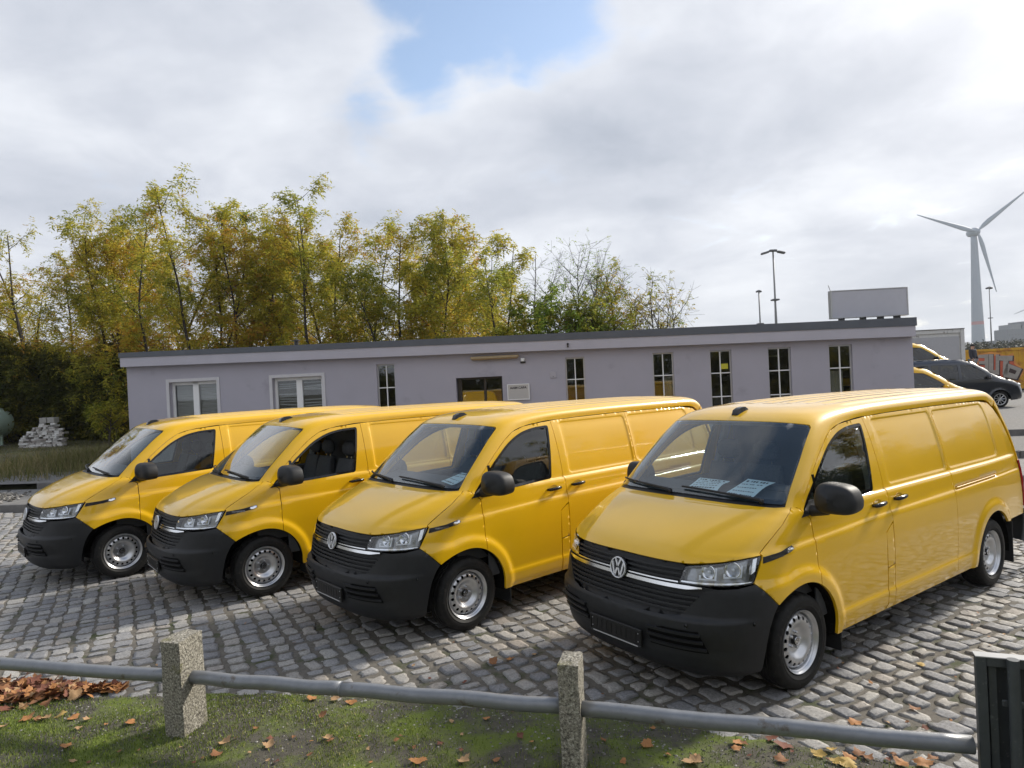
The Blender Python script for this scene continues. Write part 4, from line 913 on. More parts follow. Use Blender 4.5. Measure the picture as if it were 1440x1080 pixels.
GRIT = attr_ramp(mat('grit', (.2, .2, .2), .9), 'tone', [(0, (.06, .055, .045)), (.6, (.17, .16, .145)), (1, (.38, .36, .33))], .2, 60)
n = 16000; X = r_.uniform(-5.5, 4, n); Y = r_.uniform(2.8, 5.3, n); D = verge_y(X) - Y; keep = (D > -.06) & (r_.uniform(0, 1, n) < .15 + .85 * sm(.95, .15, D)); grit('verge_grit', X[keep], Y[keep], vz, .003, .011, GRIT, 8)
n = 6000; X = r_.uniform(-13.8, 9, n); Y = r_.uniform(3.5, 14, n); keep = (Y > verge_y(X)) & (Y < KERB0(X) - .05); grit('joint_grit', X[keep], Y[keep], lambda a, b: -.010 + 0 * a, .004, .011, GRIT, 9)
# rough grass of the lawn, dry tufts by the building corner, rubble on the terrace
DRY = attr_ramp(mat('dry_grass', (.2, .16, .08), .85, spec=.2), 'tone', [(0, (.07, .085, .022)), (.4, (.13, .13, .042)), (.7, (.19, .16, .075)), (1, (.30, .24, .14))], .2, 4)
n = 60000; X = r_.uniform(-36, -10.5, n); Y = r_.uniform(16.4, 38, n); keep = (Y > K2(X) + .35) & (X < -11.2 + .0 * Y) & (np.abs(X) < .92 * Y + 2.5); gl = blades('lawn_grass', X[keep], Y[keep], lawn_z, .02, .07, .016, DRY, 13, .9); tag(gl, 'rough autumn grass left of the building', 'grass')
c = r_.normal(0, 1, (7000, 2)); X = -13.2 + c[:, 0] * 1.6; Y = 21.8 + c[:, 1] * 2.2; keep = (X < -11.3) & (Y > 17.5); tf = blades('dry_weeds', X[keep], Y[keep], lawn_z,   .12, .55, .016, DRY, 14, .8); tag(tf, 'tall dry weeds beside the building corner', 'weeds')
c = r_.normal(0, 1, (2600, 2)); X = -13.4 + c[:, 0] * 1.0; Y = 15.35 + c[:, 1] * .42; keep = (Y > KERB0(X) + .2) & (X < -11.2); hz_ = lambda a, b: T1Z + .30 * np.exp(-((a + 13.4) / 1.1) ** 2 - ((b - 15.5) / .5) ** 2)
rb_ = grit('gravel_heap', X[keep], Y[keep], hz_, .02, .065, GRIT, 15); tag(rb_, 'low heap of rubble and gravel behind the left kerb', 'gravel')
# ---------------------------------------------------------------- the long building
WALLM = mat('mauve_render', (.40, .385, .44), .9, var=.05, vscale=1.2, bump=.12, bscale=90, dirt=((.33, .318, .365), .10, .8))
FASM = mat('fascia_render', (.46, .445, .50), .85, var=.05, vscale=2, bump=.08, bscale=80)
FLASH = mat('grey_flashing', (.095, .105, .125), .5, var=.1, vscale=3)
PVC = mat('white_frame', (.80, .80, .80), .4, var=.03)
SURR = mat('window_surround', (.58, .57, .59), .8, var=.05)
DKF = mat('dark_frame', (.02, .018, .018), .4)
ROOM = mat('dark_room', (.18, .165, .135), .9)
BLIND = mat('blind_slats', (.50, .50, .50), .6)
CURT = mat('pale_curtain', (.50, .47, .38), .9, var=.1, vscale=20)
GLB = glass('pane_glass', (.80, .82, .82), 1.52)
TAN = mat('awning_case', (.42, .33, .20), .6, var=.1)
PLQ = mat('plaque_face', (.50, .48, .46), .5, var=.04)
SGN = mat('blank_sign_face', (.50, .50, .55), .5, var=.03)
ALU = mat('pale_metal', (.50, .50, .50), .4, metal=.5)
YST = mat('yellow_sticker', (.55, .50, .03), .5)
LAMPM = mat('ceiling_lamp', (.7, .68, .5), .5)
B_A = Vector((-10.9633, 19.3, 0)); B_U = Vector((.99409, -.10852, 0)); B_N = Vector((-.10852, -.99409, 0))   # along the front, and out of it
bld = empty('low_building', (B_A.x, B_A.y, T2Z), atan2(B_U.y, B_U.x), 'long single-storey mauve building with a flat grey-edged roof behind the vans', 'building')
# local frame: x along the front, y into the building, z up from the terrace
BL = 21.19; Zb = T2Z; DEPTH = 8.0
top = lambda u: 3.18 - Zb - .26 * u / 21.2      # underside of the fascia
flb = lambda u: 3.44 - Zb - .26 * u / 21.2; flt = lambda u: 3.58 - Zb - .19 * u / 21.2
sill = .80
OPEN = [('double', 1.27, 2.69, sill, 2.68 - Zb), ('double', 4.33, 5.76, sill, 2.66 - Zb), ('narrow', 7.32, 7.83, .62, 2.895 - Zb), ('door', 9.51, 10.77, .02, 2.42 - Zb), ('narrow', 12.47, 12.98, .62, 2.82 - Zb), ('narrow', 14.75, 15.29, .62, 2.83 - Zb), ('narrow', 16.21, 16.76, .62, 2.82 - Zb), ('narrow', 17.67, 18.24, .62, 2.815 - Zb), ('narrow', 19.17, 19.74, .62, 2.805 - Zb)]
hol = [[(a, z0), (b, z0), (b, z1), (a, z1)] for k, a, b, z0, z1 in OPEN]
def wall_panel(name, P, holes, surf, m, skirt): return panel(name, P, surf, m, bld, holes, .6, 3., 0, 0, skirt, flip=False)
panel('front_wall', [(0, -.3), (BL, -.3), (BL, top(BL)), (0, top(0))], lambda a, b: (a, 0 * a, b), WALLM, bld, hol, .8, 4., 0, 0, .24)
for o in (bld.children[-1],):
    o.data.polygons.foreach_set('use_smooth', np.zeros(len(o.data.polygons), bool))
mb = MB(); mb.box((.12, DEPTH / 2 + .13, 1.3), (.24, DEPTH - .26, 3.2)); mb.build('end_wall', WALLM, bld); mb = MB(); mb.box((BL - .12, DEPTH / 2 + .13, 1.1), (.24, DEPTH - .26, 2.8)); mb.build('end_wall', WALLM, bld)
mb = MB(); mb.box((BL / 2, DEPTH - .1, 1.2), (BL, .2, 3.0)); mb.build('back_wall', WALLM, bld)
mb = MB(); mb.box((BL / 2, DEPTH / 2, .05), (BL - .5, DEPTH - .5, .06)); mb.box((BL / 2, 3.4, 1.3), (BL - .5, .1, 2.6)); mb.build('inner_room', ROOM, bld)
def hull(name, prof, m, x0, x1, bev=0):
    """bar along the front whose section follows the gentle fall of the roof"""
    V = []; F = []; n = len(prof(0))
    for x in (x0, x1): V += [(x, y, z) for y, z in prof(x)]
    F = [tuple(range(n)), tuple(range(2 * n - 1, n - 1, -1))] + [(k, k + n, (k + 1) % n + n, (k + 1) % n) for k in range(n)]
    mb = MB(); mb.add(V, F); return mb.build(name, m, bld, recalc=True)
hull('fascia', lambda u: [(-.22, top(u)), (-.22, flb(u)), (DEPTH + .2, flb(u)), (DEPTH + .2, top(u))], FASM, -.03, BL - .01)
hull('roof_flashing', lambda u: [(-.245, flb(u) + .001), (-.245, flt(u)), (DEPTH + .22, flt(u)), (DEPTH + .22, flb(u) + .001)], FLASH, -.055, BL + .015)
def bar(mb, x0, x1, z0, z1, y0, y1, bev=.004): mb.box(((x0 + x1) / 2, (y0 + y1) / 2, (z0 + z1) / 2), (x1 - x0, y1 - y0, z1 - z0), 0, bev)
for i, (kind, a, b, z0, z1) in enumerate(OPEN):
    if kind == 'double':
        w = empty('double_window'); w.parent = bld
        s = MB(); e = .09; bar(s, a - e, a, z0 - e, z1 + e, -.025, .03); bar(s, b, b + e, z0 - e, z1 + e, -.025, .03); bar(s, a, b, z1, z1 + e, -.025, .03); bar(s, a, b, z0 - e, z0, -.06, .03); s.build('surround', SURR, w)
        f = MB(); y0, y1 = .13, .20; m_ = (a + b) / 2
        for x0, x1 in ((a, a + .075), (b - .075, b), (m_ - .085, m_ + .085)): bar(f, x0, x1, z0, z1, y0, y1)
        bar(f, a + .075, b - .075, z1 - .085, z1, y0, y1); bar(f, a + .075, b - .075, z0, z0 + .08, y0, y1); f.build('frame', PVC, w)
        for x0, x1 in ((a + .075, m_ - .085), (m_ + .085, b - .075)):
            g = MB(); bar(g, x0 - .01, x1 + .01, z0 + .07, z1 - .075, .165, .169, 0); g.build('pane', GLB, w)
            bl = MB(); zz = z1 - .10; k = 0; rr = random.Random(int(x0 * 100)); messy = a > 4
            while zz > z0 + .08:
                gap_ = messy and rr.random() < .30
                if not gap_:
                    t0, t1 = (rr.uniform(-.03, .03), rr.uniform(-.03, .03)) if messy else (rr.uniform(-.006, .006), rr.uniform(-.006, .006)); bl.add([(x0, .235, zz + t0), (x1, .235, zz + t1), (x1, .26, zz + .034 + t1), (x0, .26, zz + .034 + t0)], [(0, 1, 2, 3)])
                zz -= .040
            q = bl.build('blind', BLIND, w); tag(q, kind='stuff')
    elif kind == 'narrow':
        w = empty('narrow_window'); w.parent = bld; f = MB(); y0, y1 = .075, .125; t = .035
        bar(f, a, a + t, z0, z1, y0, y1); bar(f, b - t, b, z0, z1, y0, y1); bar(f, a + t, b - t, z1 - t, z1, y0, y1); bar(f, a + t, b - t, z0, z0 + t, y0, y1); f.build('frame', ALU, w)
        m_ = (a + b) / 2; g = MB(); bar(g, m_ - .014, m_ + .014, z0 + t, z1 - t, y0 - .003, y1); g.build('mullion', PVC, w)
        for zc in (2.25 - .005 * (i - 2) - Zb, 1.665 - .012 * (i - 2) - Zb, 1.08 - Zb): g = MB(); bar(g, a + t, b - t, zc - .014, zc + .014, y0 - .001, y1 + .001); g.build('glazing_bar', PVC, w)
        g = MB(); bar(g, a + t - .005, b - t + .005, z0 + t - .005, z1 - t + .005, .098, .102, 0); g.build('pane', GLB, w)
        if a > 14 and a < 16 or a > 19:
            cu = MB(); n = 24; V = []; x0, x1 = (a + .28, b - .03) if a < 16 else (a + .05, a + .40); zt = (2.2 - Zb) if a < 16 else 2.15 - Zb
            for k in range(n + 1): x = x0 + (x1 - x0) * k / n; y = .24 + .025 * sin(k * 1.7); V += [(x, y, z0), (x, y, zt)]
            cu.add(V, [(2 * k, 2 * k + 2, 2 * k + 3, 2 * k + 1) for k in range(n)]); cu.build('curtain', CURT, w, smooth=True)
        if 16 < a < 17: q = MB(); bar(q, a + .27, a + .47, 2.33 - Zb, 2.47 - Zb, .090, .094, 0); st = q.build('sticker', YST, w)
        if 17 < a < 18.5:
            for zc, x0, x1 in ((2.62, a + .16, b - .05), (2.50, a + .0, a + .25)): q = MB(); bar(q, x0, x1, zc - Zb - .025, zc - Zb + .025, .9, 1.0, .01); q.build('ceiling_lamp', LAMPM, w)
    else:
        d = empty('entrance_door'); d.parent = bld; f = MB(); y0, y1 = .15, .21
        for x0, x1 in ((a + .02, a + .13), (b - .05, b), ((a + b) / 2 + .10, (a + b) / 2 + .17)): bar(f, x0, x1, z0, z1, y0, y1)
        bar(f, a + .13, b - .05, z1 - .06, z1, y0, y1 - .001); bar(f, a + .13, b - .05, z0, z0 + .12, y0, y1 - .001); f.build('frame', DKF, d)
        for x0, x1 in ((a + .13, (a + b) / 2 + .10), ((a + b) / 2 + .17, b - .05)): g = MB(); bar(g, x0 - .01, x1 + .01, z0 + .11, z1 - .05, .18, .185, 0); g.build('pane', GLB, d)
        g = MB(); g.tube([((a + b) / 2 + .06, .12, 1.0), ((a + b) / 2 + .06, .12, 1.25)], .014, 8); g.build('handle', ALU, d)
        q = MB(); bar(q, a + .20, a + .26, 1.60 - Zb, 1.75 - Zb, .174, .178, 0); q.build('sticker', PLQ, d)
# small things fixed to the front
def onwall(name, label, cat, u, z, y=0.):
    p = B_A + B_U * u - B_N * y; return empty(name, (p.x, p.y, z), atan2(B_U.y, B_U.x), label, cat)
t = onwall('awning', 'closed tan awning case above the entrance door', 'awning', 10.6, 2.935); mb = MB(); mb.box((0, -.07, 0), (1.30, .12, .075), 0, .02); mb.build('case', TAN, t); mb = MB(); mb.box((0, -.10, -.048), (1.24, .05, .03), 0, .008); mb.build('front_bar', mat('awning_bar', (.25, .16, .07), .6), t)
t = onwall('floodlight', 'small pale floodlight on the wall right of the awning', 'lamp', 11.35, 2.80); mb = MB(); mb.box((0, -.05, .03), (.12, .06, .11), 0, .015); mb.build('housing', ALU, t); mb = MB(); mb.box((0, -.085, .03), (.09, .012, .08), 0, .004); mb.build('lens', PVC, t); mb = MB(); mb.box((0, -.02, -.04), (.14, .04, .05), 0, .01); mb.build('bracket', DKF, t)
t = onwall('wall_plaque', 'light company plaque with dark lettering right of the entrance', 'sign', 11.195, 1.975); mb = MB(); mb.box((0, -.02, 0), (.60, .03, .43), 0, .008); mb.build('board', PLQ, t)
mb = MB()
for x0, x1, z0, z1 in ((-.30, -.275, -.215, .215), (.275, .30, -.215, .215), (-.275, .275, .19, .215), (-.275, .275, -.215, -.19)): bar(mb, x0, x1, z0, z1, -.045, -.034, .003)
mb.build('frame', PVC, t); TX = mat('dark_lettering', (.03, .03, .035), .6)
def wall_text(s, size, x, z, bold=.001): o = text_mesh(s, size, TX, 'lettering', t, .001, bold); o.rotation_euler = (pi / 2, 0, 0); o.location = (x, -.0365, z); return o
wall_text('AAIM CAPA', .085, 0, .11, .003)
mb = MB(); rr = random.Random(3)
for k in range(5):
    x = -.24; z = .02 - k * .043
    while x < .20: L = rr.uniform(.02, .07); bar(mb, x, min(x + L, .24), z - .006, z + .006, -.037, -.0355, 0); x += L + rr.uniform(.008, .02)
q = mb.build('small_print', GRY, t); tag(q, kind='stuff')
t = onwall('wall_box', 'small pale square cover on the wall left of the narrow windows', 'box', 12.14, 2.39); mb = MB(); mb.box((0, -.012, 0), (.16, .022, .17), 0, .006); mb.build('cover', mat('pale_cover', (.42, .40, .44), .7), t); mb = MB(); mb.box((0, -.026, -.05), (.02, .01, .02), 0, .003); mb.build('catch', DKF, t)
t = onwall('fascia_sensor', 'tiny dark sensor on the fascia above the narrow windows', 'sensor', 12.57, 3.14, -.22); mb = MB(); mb.box((0, -.03, .03), (.05, .05, .06), 0, .01); mb.build('body', DKF, t); mb = MB(); mb.box((0, -.03, -.03), (.035, .06, .05), 0, .01); mb.build('head', BLKG, t)
t = onwall('roof_vent', 'short black vent pipe on the roof edge above the second window', 'vent', 4.64, 3.50, 1.0); mb = MB(); mb.tube([(0, 0, 0), (0, 0, .22)], .06, 12); mb.build('pipe', DKF, t); mb = MB(); mb.lathe([(0, .29), (.10, .26), (.10, .23), (0, .23)], 12); mb.build('cap', DKF, t)
# blank sign box on the roof
p = B_A + B_U * 20.47 - B_N * .75; t = empty('roof_sign', (p.x, p.y, 3.385), atan2(B_U.y, B_U.x) + radians(3), 'blank grey sign box standing on the right end of the flat roof', 'sign')
mb = MB(); mb.box((0, 0, .50), (1.93, .16, .70), 0, .01); mb.build('face', SGN, t)
mb = MB()
for x0, x1, z0, z1 in ((-.985, -.955, .13, .87), (.955, .985, .13, .87), (-.955, .955, .845, .87), (-.955, .955, .13, .155)): bar(mb, x0, x1, z0, z1, -.095, .095, .004)
mb.build('frame', ALU, t)
for x in (-.70, -.15, .30, .72): mb = MB(); mb.box((x, 0, .06), (.05, .30, .15), 0, .005); mb.build('foot', DKF, t)
p = B_A + B_U * 20.2 - B_N * 2.2; t = empty('antenna', (p.x, p.y, 3.30), 0, 'thin leaning antenna rod sticking up behind the roof sign', 'antenna'); mb = MB(); mb.tube([(.12, 0, 0), (.0, 0, .6), (-.22, 0, 1.28)], [.018, .014, .010], 6); mb.build('rod', ALU, t); mb = MB(); mb.box((.12, 0, .02), (.15, .15, .05), 0, .01); mb.build('base', DKF, t)
# ---------------------------------------------------------------- pipe fence and the sign in front
CONC = mat('rough_concrete', (.26, .245, .20), .95, bump=1., bscale=75)
def speckle(m, cols, sc, moss):
    t = m.node_tree; b = t.nodes['Principled BSDF']; tcn = t.nodes.new('ShaderNodeTexCoord')
    def nz(s, d, r): n = t.nodes.new('ShaderNodeTexNoise'); n.inputs['Scale'].default_value = s; n.inputs['Detail'].default_value = d; n.inputs['Roughness'].default_value = r; t.links.new(tcn.outputs['Object'], n.inputs['Vector']); return n.outputs[0]
    r = t.nodes.new('ShaderNodeValToRGB'); e = r.color_ramp.elements
    while len(e) < len(cols): e.new(.5)
    for k, (p, c) in enumerate(cols): e[k].position = p; e[k].color = (*c, 1)
    t.links.new(nz(sc, 3, .75), r.inputs[0]); r2 = t.nodes.new('ShaderNodeValToRGB'); r2.color_ramp.elements[0].position = .56; r2.color_ramp.elements[1].position = .68; t.links.new(nz(7., 6, .7), r2.inputs[0])
    mx = t.nodes.new('ShaderNodeMix'); mx.data_type = 'RGBA'; t.links.new(r2.outputs[0], mx.inputs['Factor']); t.links.new(r.outputs[0], mx.inputs['A']); mx.inputs['B'].default_value = (*moss, 1); t.links.new(mx.outputs['Result'], b.inputs['Base Color'])
speckle(CONC, [(.36, (.06, .055, .048)), (.46, (.20, .185, .15)), (.56, (.30, .28, .23)), (.66, (.50, .48, .42))], 75., (.14, .135, .045))
GALV = mat('grey_pipe', (.215, .225, .24), .42, metal=.35, var=.12, vscale=12, bump=.08, bscale=120, dirt=((.12, .10, .08), .06, 7.), rvar=.1)
FD = Vector((.9661, -.2580, 0)); FN = Vector((-.2580, -.9661, 0)); F0 = Vector((-2.30, 4.56, 0)); FA = atan2(FD.y, FD.x)
def fp(s, d=0., z=0.): p = F0 + FD * s + FN * d; return (p.x, p.y, z)
fence = empty('pipe_fence', (F0.x, F0.y, 0), FA, 'low fence of grey steel pipe threaded through rough concrete posts', 'fence')
def post(name, s, h, wx=.145, wy=.235, seed=0, lean=0.):
    mb = MB(); n = 9; rr = random.Random(seed); V = []; ring = 20; F = []
    for i in range(n + 1):
        z = -.25 + (h + .25) * i / n; k = 1 - .03 * i / n; e = .012
        base = [(-wx / 2 + e, -wy / 2), (0, -wy / 2), (wx / 2 - e, -wy / 2), (wx / 2, -wy / 2 + e), (wx / 2, -wy / 4), (wx / 2, 0), (wx / 2, wy / 4), (wx / 2, wy / 2 - e), (wx / 2 - e, wy / 2), (0, wy / 2), (-wx / 2 + e, wy / 2), (-wx / 2, wy / 2 - e), (-wx / 2, 0), (-wx / 2, -wy / 2 + e)]
        for x, y in base: V.append((x * k + rr.uniform(-.003, .003) + lean * z, y * k + rr.uniform(-.003, .003), z + (rr.uniform(-.006, .006) if i == n else 0)))
    m = len(base)
    for i in range(n):
        for k in range(m): F.append((i * m + k, i * m + (k + 1) % m, (i + 1) * m + (k + 1) % m, (i + 1) * m + k))
    V.append((lean * h, 0, h + .006)); c = len(V) - 1
    for k in range(m): F.append((n * m + k, n * m + (k + 1) % m, c))
    o = mb.add(V, F).build(name, CONC, fence, auto=40); o.location = (s, 0, 0); return o
S1 = 0.0; S2 = 2.65
p1 = post('concrete_post', S1, .665, .150, .245, 1, -.02); p2 = post('concrete_post', S2, .672, .120, .20, 2, .0)
def rail(s0, s1, z0, z1, r=.044): mb = MB(); n = 14; mb.tube([(s0 + (s1 - s0) * k / n, 0, z0 + (z1 - z0) * k / n + .004 * sin(k)) for k in range(n + 1)], r, 18); return mb.build('pipe_rail', GALV, fence, smooth=True)
rail(-3.4, -.02, .352, .385); ra = rail(.02, 1.175, .385, .388); rb = rail(1.181, S2 - .02, .388, .392); rail(S2 + .02, 4.665, .386, .360)
mb = MB(); mb.lathe([(.0445, -.006), (.047, 0), (.0445, .006)], 18, Matrix.Translation((1.178, 0, .388)) @ Matrix.Rotation(pi / 2, 4, 'Y')); mb.build('weld_seam', GALV, fence, smooth=True)
# sign seen from behind
SIG = mat('sign_back', (.070, .078, .085), .45, metal=.3, var=.15, vscale=15, dirt=((.14, .15, .16), .06, 25.)); SIG2 = mat('sign_panel_back', (.022, .025, .030), .5, var=.3, vscale=10, dirt=((.09, .09, .09), .05, 30.)); SIG3 = mat('lit_sign_edge', (.42, .42, .41), .5, var=.1)
q = fp(4.69); sg = empty('sign_board', (q[0], q[1], 0), FA - radians(6), 'dark framed sign seen from behind at the right end of the fence', 'sign')
W_, H0, H1 = .95, .0, .815
mb = MB(); mb.box((W_ / 2, .028, (H0 + H1) / 2), (W_ - .004, .004, H1 - H0 - .004)); mb.build('panel', SIG2, sg)
for nm, x0, x1, z0, z1 in (('frame_bar', 0, .045, H0, H1), ('frame_bar', W_ - .045, W_, H0, H1), ('frame_bar', .045, W_ - .045, H1 - .045, H1), ('frame_bar', .045, W_ - .045, H0, H0 + .045)):
    mb = MB(); bar(mb, x0, x1, z0, z1, -.022, .024, .003); mb.build(nm, SIG, sg)
mb = MB(); bar(mb, .055, .09, H0 + .05, H1 - .05, .005, .024, .002); mb.build('stiffener', SIG, sg)
mb = MB(); bar(mb, -.004, W_ + .004, H1 + .0005, H1 + .006, -.03, .034, .001); mb.build('lit_top_edge', SIG3, sg)  # pale strip: light on the upper edge put into its colour
mb = MB(); mb.tube([(.145, -.052, -.2), (.145, -.052, H1 + .012)], .026, 20); mb.build('sign_post', SIG, sg, auto=40)
for z in (.15, .60): mb = MB(); mb.box((.145, -.026, z), (.09, .012, .03), 0, .003); mb.build('clamp', SIG, sg)
# ---------------------------------------------------------------- trees and undergrowth
BARK = mat('bark', (.050, .042, .034), .95, var=.35, vscale=12, bump=.6, bscale=40)
def leaf_mat(name, stops, trans=.45):
    m = bpy.data.materials.new(name); m.use_nodes = True; t = m.node_tree; t.nodes.clear()
    a = t.nodes.new('ShaderNodeAttribute'); a.attribute_name = 'tone'; r = t.nodes.new('ShaderNodeValToRGB'); e = r.color_ramp.elements
    while len(e) < len(stops): e.new(.5)
    for k, (p, c) in enumerate(stops): e[k].position = p; e[k].color = (*c, 1)
    t.links.new(a.outputs['Fac'], r.inputs[0]); d = t.nodes.new('ShaderNodeBsdfPrincipled'); d.inputs['Roughness'].default_value = .55; d.inputs['Specular IOR Level'].default_value = .25; tr = t.nodes.new('ShaderNodeBsdfTranslucent')
    t.links.new(r.outputs[0], d.inputs['Base Color']); t.links.new(r.outputs[0], tr.inputs[0]); mx = t.nodes.new('ShaderNodeMixShader'); mx.inputs[0].default_value = trans
    t.links.new(d.outputs[0], mx.inputs[1]); t.links.new(tr.outputs[0], mx.inputs[2]); o = t.nodes.new('ShaderNodeOutputMaterial'); t.links.new(mx.outputs[0], o.inputs[0]); return m
LEAF_OLIVE = leaf_mat('olive_autumn_leaf', [(0, (.20, .235, .035)), (.3, (.36, .36, .05)), (.62, (.52, .45, .06)), (.87, (.58, .42, .06)), (1, (.52, .28, .05))], .58)
LEAF_GREEN = leaf_mat('green_leaf', [(0, (.10, .17, .03)), (.5, (.22, .33, .045)), (.85, (.36, .43, .06)), (1, (.45, .40, .06))])
LEAF_YEL = leaf_mat('yellow_leaf', [(0, (.18, .24, .03)), (.5, (.36, .34, .04)), (1, (.50, .33, .04))])
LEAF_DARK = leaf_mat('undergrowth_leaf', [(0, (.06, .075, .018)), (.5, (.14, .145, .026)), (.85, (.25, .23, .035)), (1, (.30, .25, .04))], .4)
def tubes_np(segs, n=5):
    """segs: list of (p0, p1, r0, r1) -> open tapered tubes in arrays"""
    A = np.array([(*a, *b, r0, r1) for a, b, r0, r1 in segs]); p0, p1, r0, r1 = A[:, :3], A[:, 3:6], A[:, 6], A[:, 7]; d = p1 - p0; d /= np.maximum(np.linalg.norm(d, axis=1), 1e-6)[:, None]
    up = np.where(np.abs(d[:, 2:3]) < .9, [[0, 0, 1.]], [[1., 0, 0]]); u = np.cross(d, up); u /= np.linalg.norm(u, axis=1)[:, None]; v = np.cross(u, d); k = np.arange(n) * 2 * pi / n
    ring = np.cos(k)[None, :, None] * u[:, None, :] + np.sin(k)[None, :, None] * v[:, None, :]; V = np.concatenate([p0[:, None] + ring * r0[:, None, None], p1[:, None] + ring * r1[:, None, None]], 1).reshape(-1, 3)
    o = np.arange(len(A))[:, None] * 2 * n; q = np.array([(i, (i + 1) % n, n + (i + 1) % n, n + i) for i in range(n)]); return V, (o[:, None, :] + q[None]).reshape(-1, 4)
def grow(r, H, lean, lean_dir, spread, first, nb, up=.75, multi=1, crook=.12, twigs=1.0):
    """skeleton: returns branch segments and twig anchors (position, direction)"""
    segs = []; tips = []
    def limb(p, d, L, r0, depth, t0):
        n = max(3, int(L / .45)) if depth < 2 else max(2, int(L / .30)); q = np.array(p, float); dd = np.array(d, float); r_a = r0; pts = [q.copy()]; dirs = [dd.copy()]
        for i in range(n):
            dd = dd + r.normal(0, crook, 3) * (.42 if depth == 0 else 1) + np.array([0, 0, (.10 if depth == 1 else .03) * up]); dd /= np.linalg.norm(dd); q2 = q + dd * L / n; r_b = r0 * (1 - (i + 1) / n * (.86 if depth else .80)); segs.append((q, q2, max(r_a, .007), max(r_b, .0055))); q = q2; r_a = r_b; pts.append(q.copy()); dirs.append(dd.copy())
        return pts, dirs
    for m in range(multi):
        a = r.uniform(0, 2 * pi); base = np.array([cos(a), sin(a), 0]) * (.18 if multi > 1 else 0); ld = np.array([cos(lean_dir), sin(lean_dir), 0]) * lean + (np.array([cos(a), sin(a), 0]) * r.uniform(.05, .28) if multi > 1 else 0); d0 = np.array([0, 0, 1.]) + ld; d0 /= np.linalg.norm(d0); h = H * r.uniform(.82, 1.0) if m else H
        pts, dirs = limb(base, d0, h, .011 * h * r.uniform(.8, 1.15) + .02, 0, 0)
        k = int(nb / multi * (h / H)); ga = r.uniform(0, 6.28)
        for b in range(k):
            t = first + (1 - first) * (b + r.uniform(0, 1)) / k; i = min(int(t * (len(pts) - 1)), len(pts) - 2); f = t * (len(pts) - 1) - i; p = pts[i] * (1 - f) + pts[i + 1] * f; ga += 2.4 + r.uniform(-.5, .5); el = r.uniform(.35, .95) * (1 - .25 * t)
            d1 = np.array([cos(ga), sin(ga), 0]) * cos(el) + np.array([0, 0, 1]) * sin(el) * up; d1 = d1 / np.linalg.norm(d1) + dirs[i] * .35; d1 /= np.linalg.norm(d1); L = spread * (1.06 - .56 * t) * r.uniform(.6, 1.15) * (1 if t > first + .12 else .8)
            bp, bd = limb(p, d1, L, .012 * L + .008, 1, t); 
            for j in range(1, len(bp)):
                tt = j / (len(bp) - 1)
                for s_ in range(int(round((2 if tt > .3 else 1) * twigs)) if r.uniform() < .85 else 0):
                    d2 = bd[j] + r.normal(0, .75, 3); d2 /= np.linalg.norm(d2); L2 = L * r.uniform(.16, .36) + .15; tp, td = limb(bp[j], d2, L2, .008, 2, 0)
                    for x in range(1, len(tp)): tips.append((tp[x], td[x], t))
                if tt > .45: tips.append((bp[j], bd[j], t))
            tips.append((bp[-1], bd[-1], t))
        tips.append((pts[-1], dirs[-1], 1.)); 
        for j in range(int(len(pts) * .7), len(pts)): tips.append((pts[j], dirs[j], j / len(pts)))
    return segs, tips
def pinnate(r, tips, per, rach, lf, drop=.5, tone0=.5, tvar=.22, keep=1., wid=.38):
    """leaves: each a drooping stalk with narrow leaflets on both sides"""
    P = np.array([t[0] for t in tips]); Dn = np.array([t[1] for t in tips]); hts = np.array([t[2] for t in tips]); idx = np.repeat(np.arange(len(P)), per); idx = idx[r.uniform(0, 1, len(idx)) < keep]; n = len(idx)
    d = Dn[idx] * .4 + r.normal(0, .8, (n, 3)); d[:, 2] -= drop * .4; d /= np.linalg.norm(d, axis=1)[:, None]; L = rach * r.uniform(.6, 1.25, n); base = P[idx] + r.normal(0, .06, (n, 3)); side_ = np.cross(d, np.array([0, 0, 1.])) + r.normal(0, .15, (n, 3)); side_ /= np.linalg.norm(side_, axis=1)[:, None]
    tn = np.clip(tone0 + r.normal(0, tvar, n) + .16 * np.sin(P[idx, 0] * 1.3 + P[idx, 1]) + .12 * np.sin(P[idx, 2] * 1.7), 0, 1); Vs = []; T = []; m = 6
    for k in range(m):
        t = .25 + .75 * (k // 2) / 2.0; sg = 1 if k % 2 else -1; c = base + d * (L * t)[:, None]; c[:, 2] -= drop * L * t * t * .5; o = side_ * sg + d * .45 + r.normal(0, .28, (n, 3)); o /= np.linalg.norm(o, axis=1)[:, None]; w = np.cross(o, r.normal(0, 1, (n, 3)) * .45 + np.array([0, 0, 1.])); w /= np.linalg.norm(w, axis=1)[:, None]; l = lf * r.uniform(.7, 1.3, n)
        Vs.append(np.stack([c, c + o * (l * .5)[:, None] + w * (l * wid / 2)[:, None], c + o * l[:, None] + np.array([0, 0, -.25]) * l[:, None], c + o * (l * .5)[:, None] - w * (l * wid / 2)[:, None]], 1)); T.append(tn)
    V = np.concatenate(Vs, 0).reshape(-1, 3); q = (np.arange(n * m) * 4)[:, None] + np.arange(4)[None]; return V, q, np.repeat(np.concatenate(T), 4)
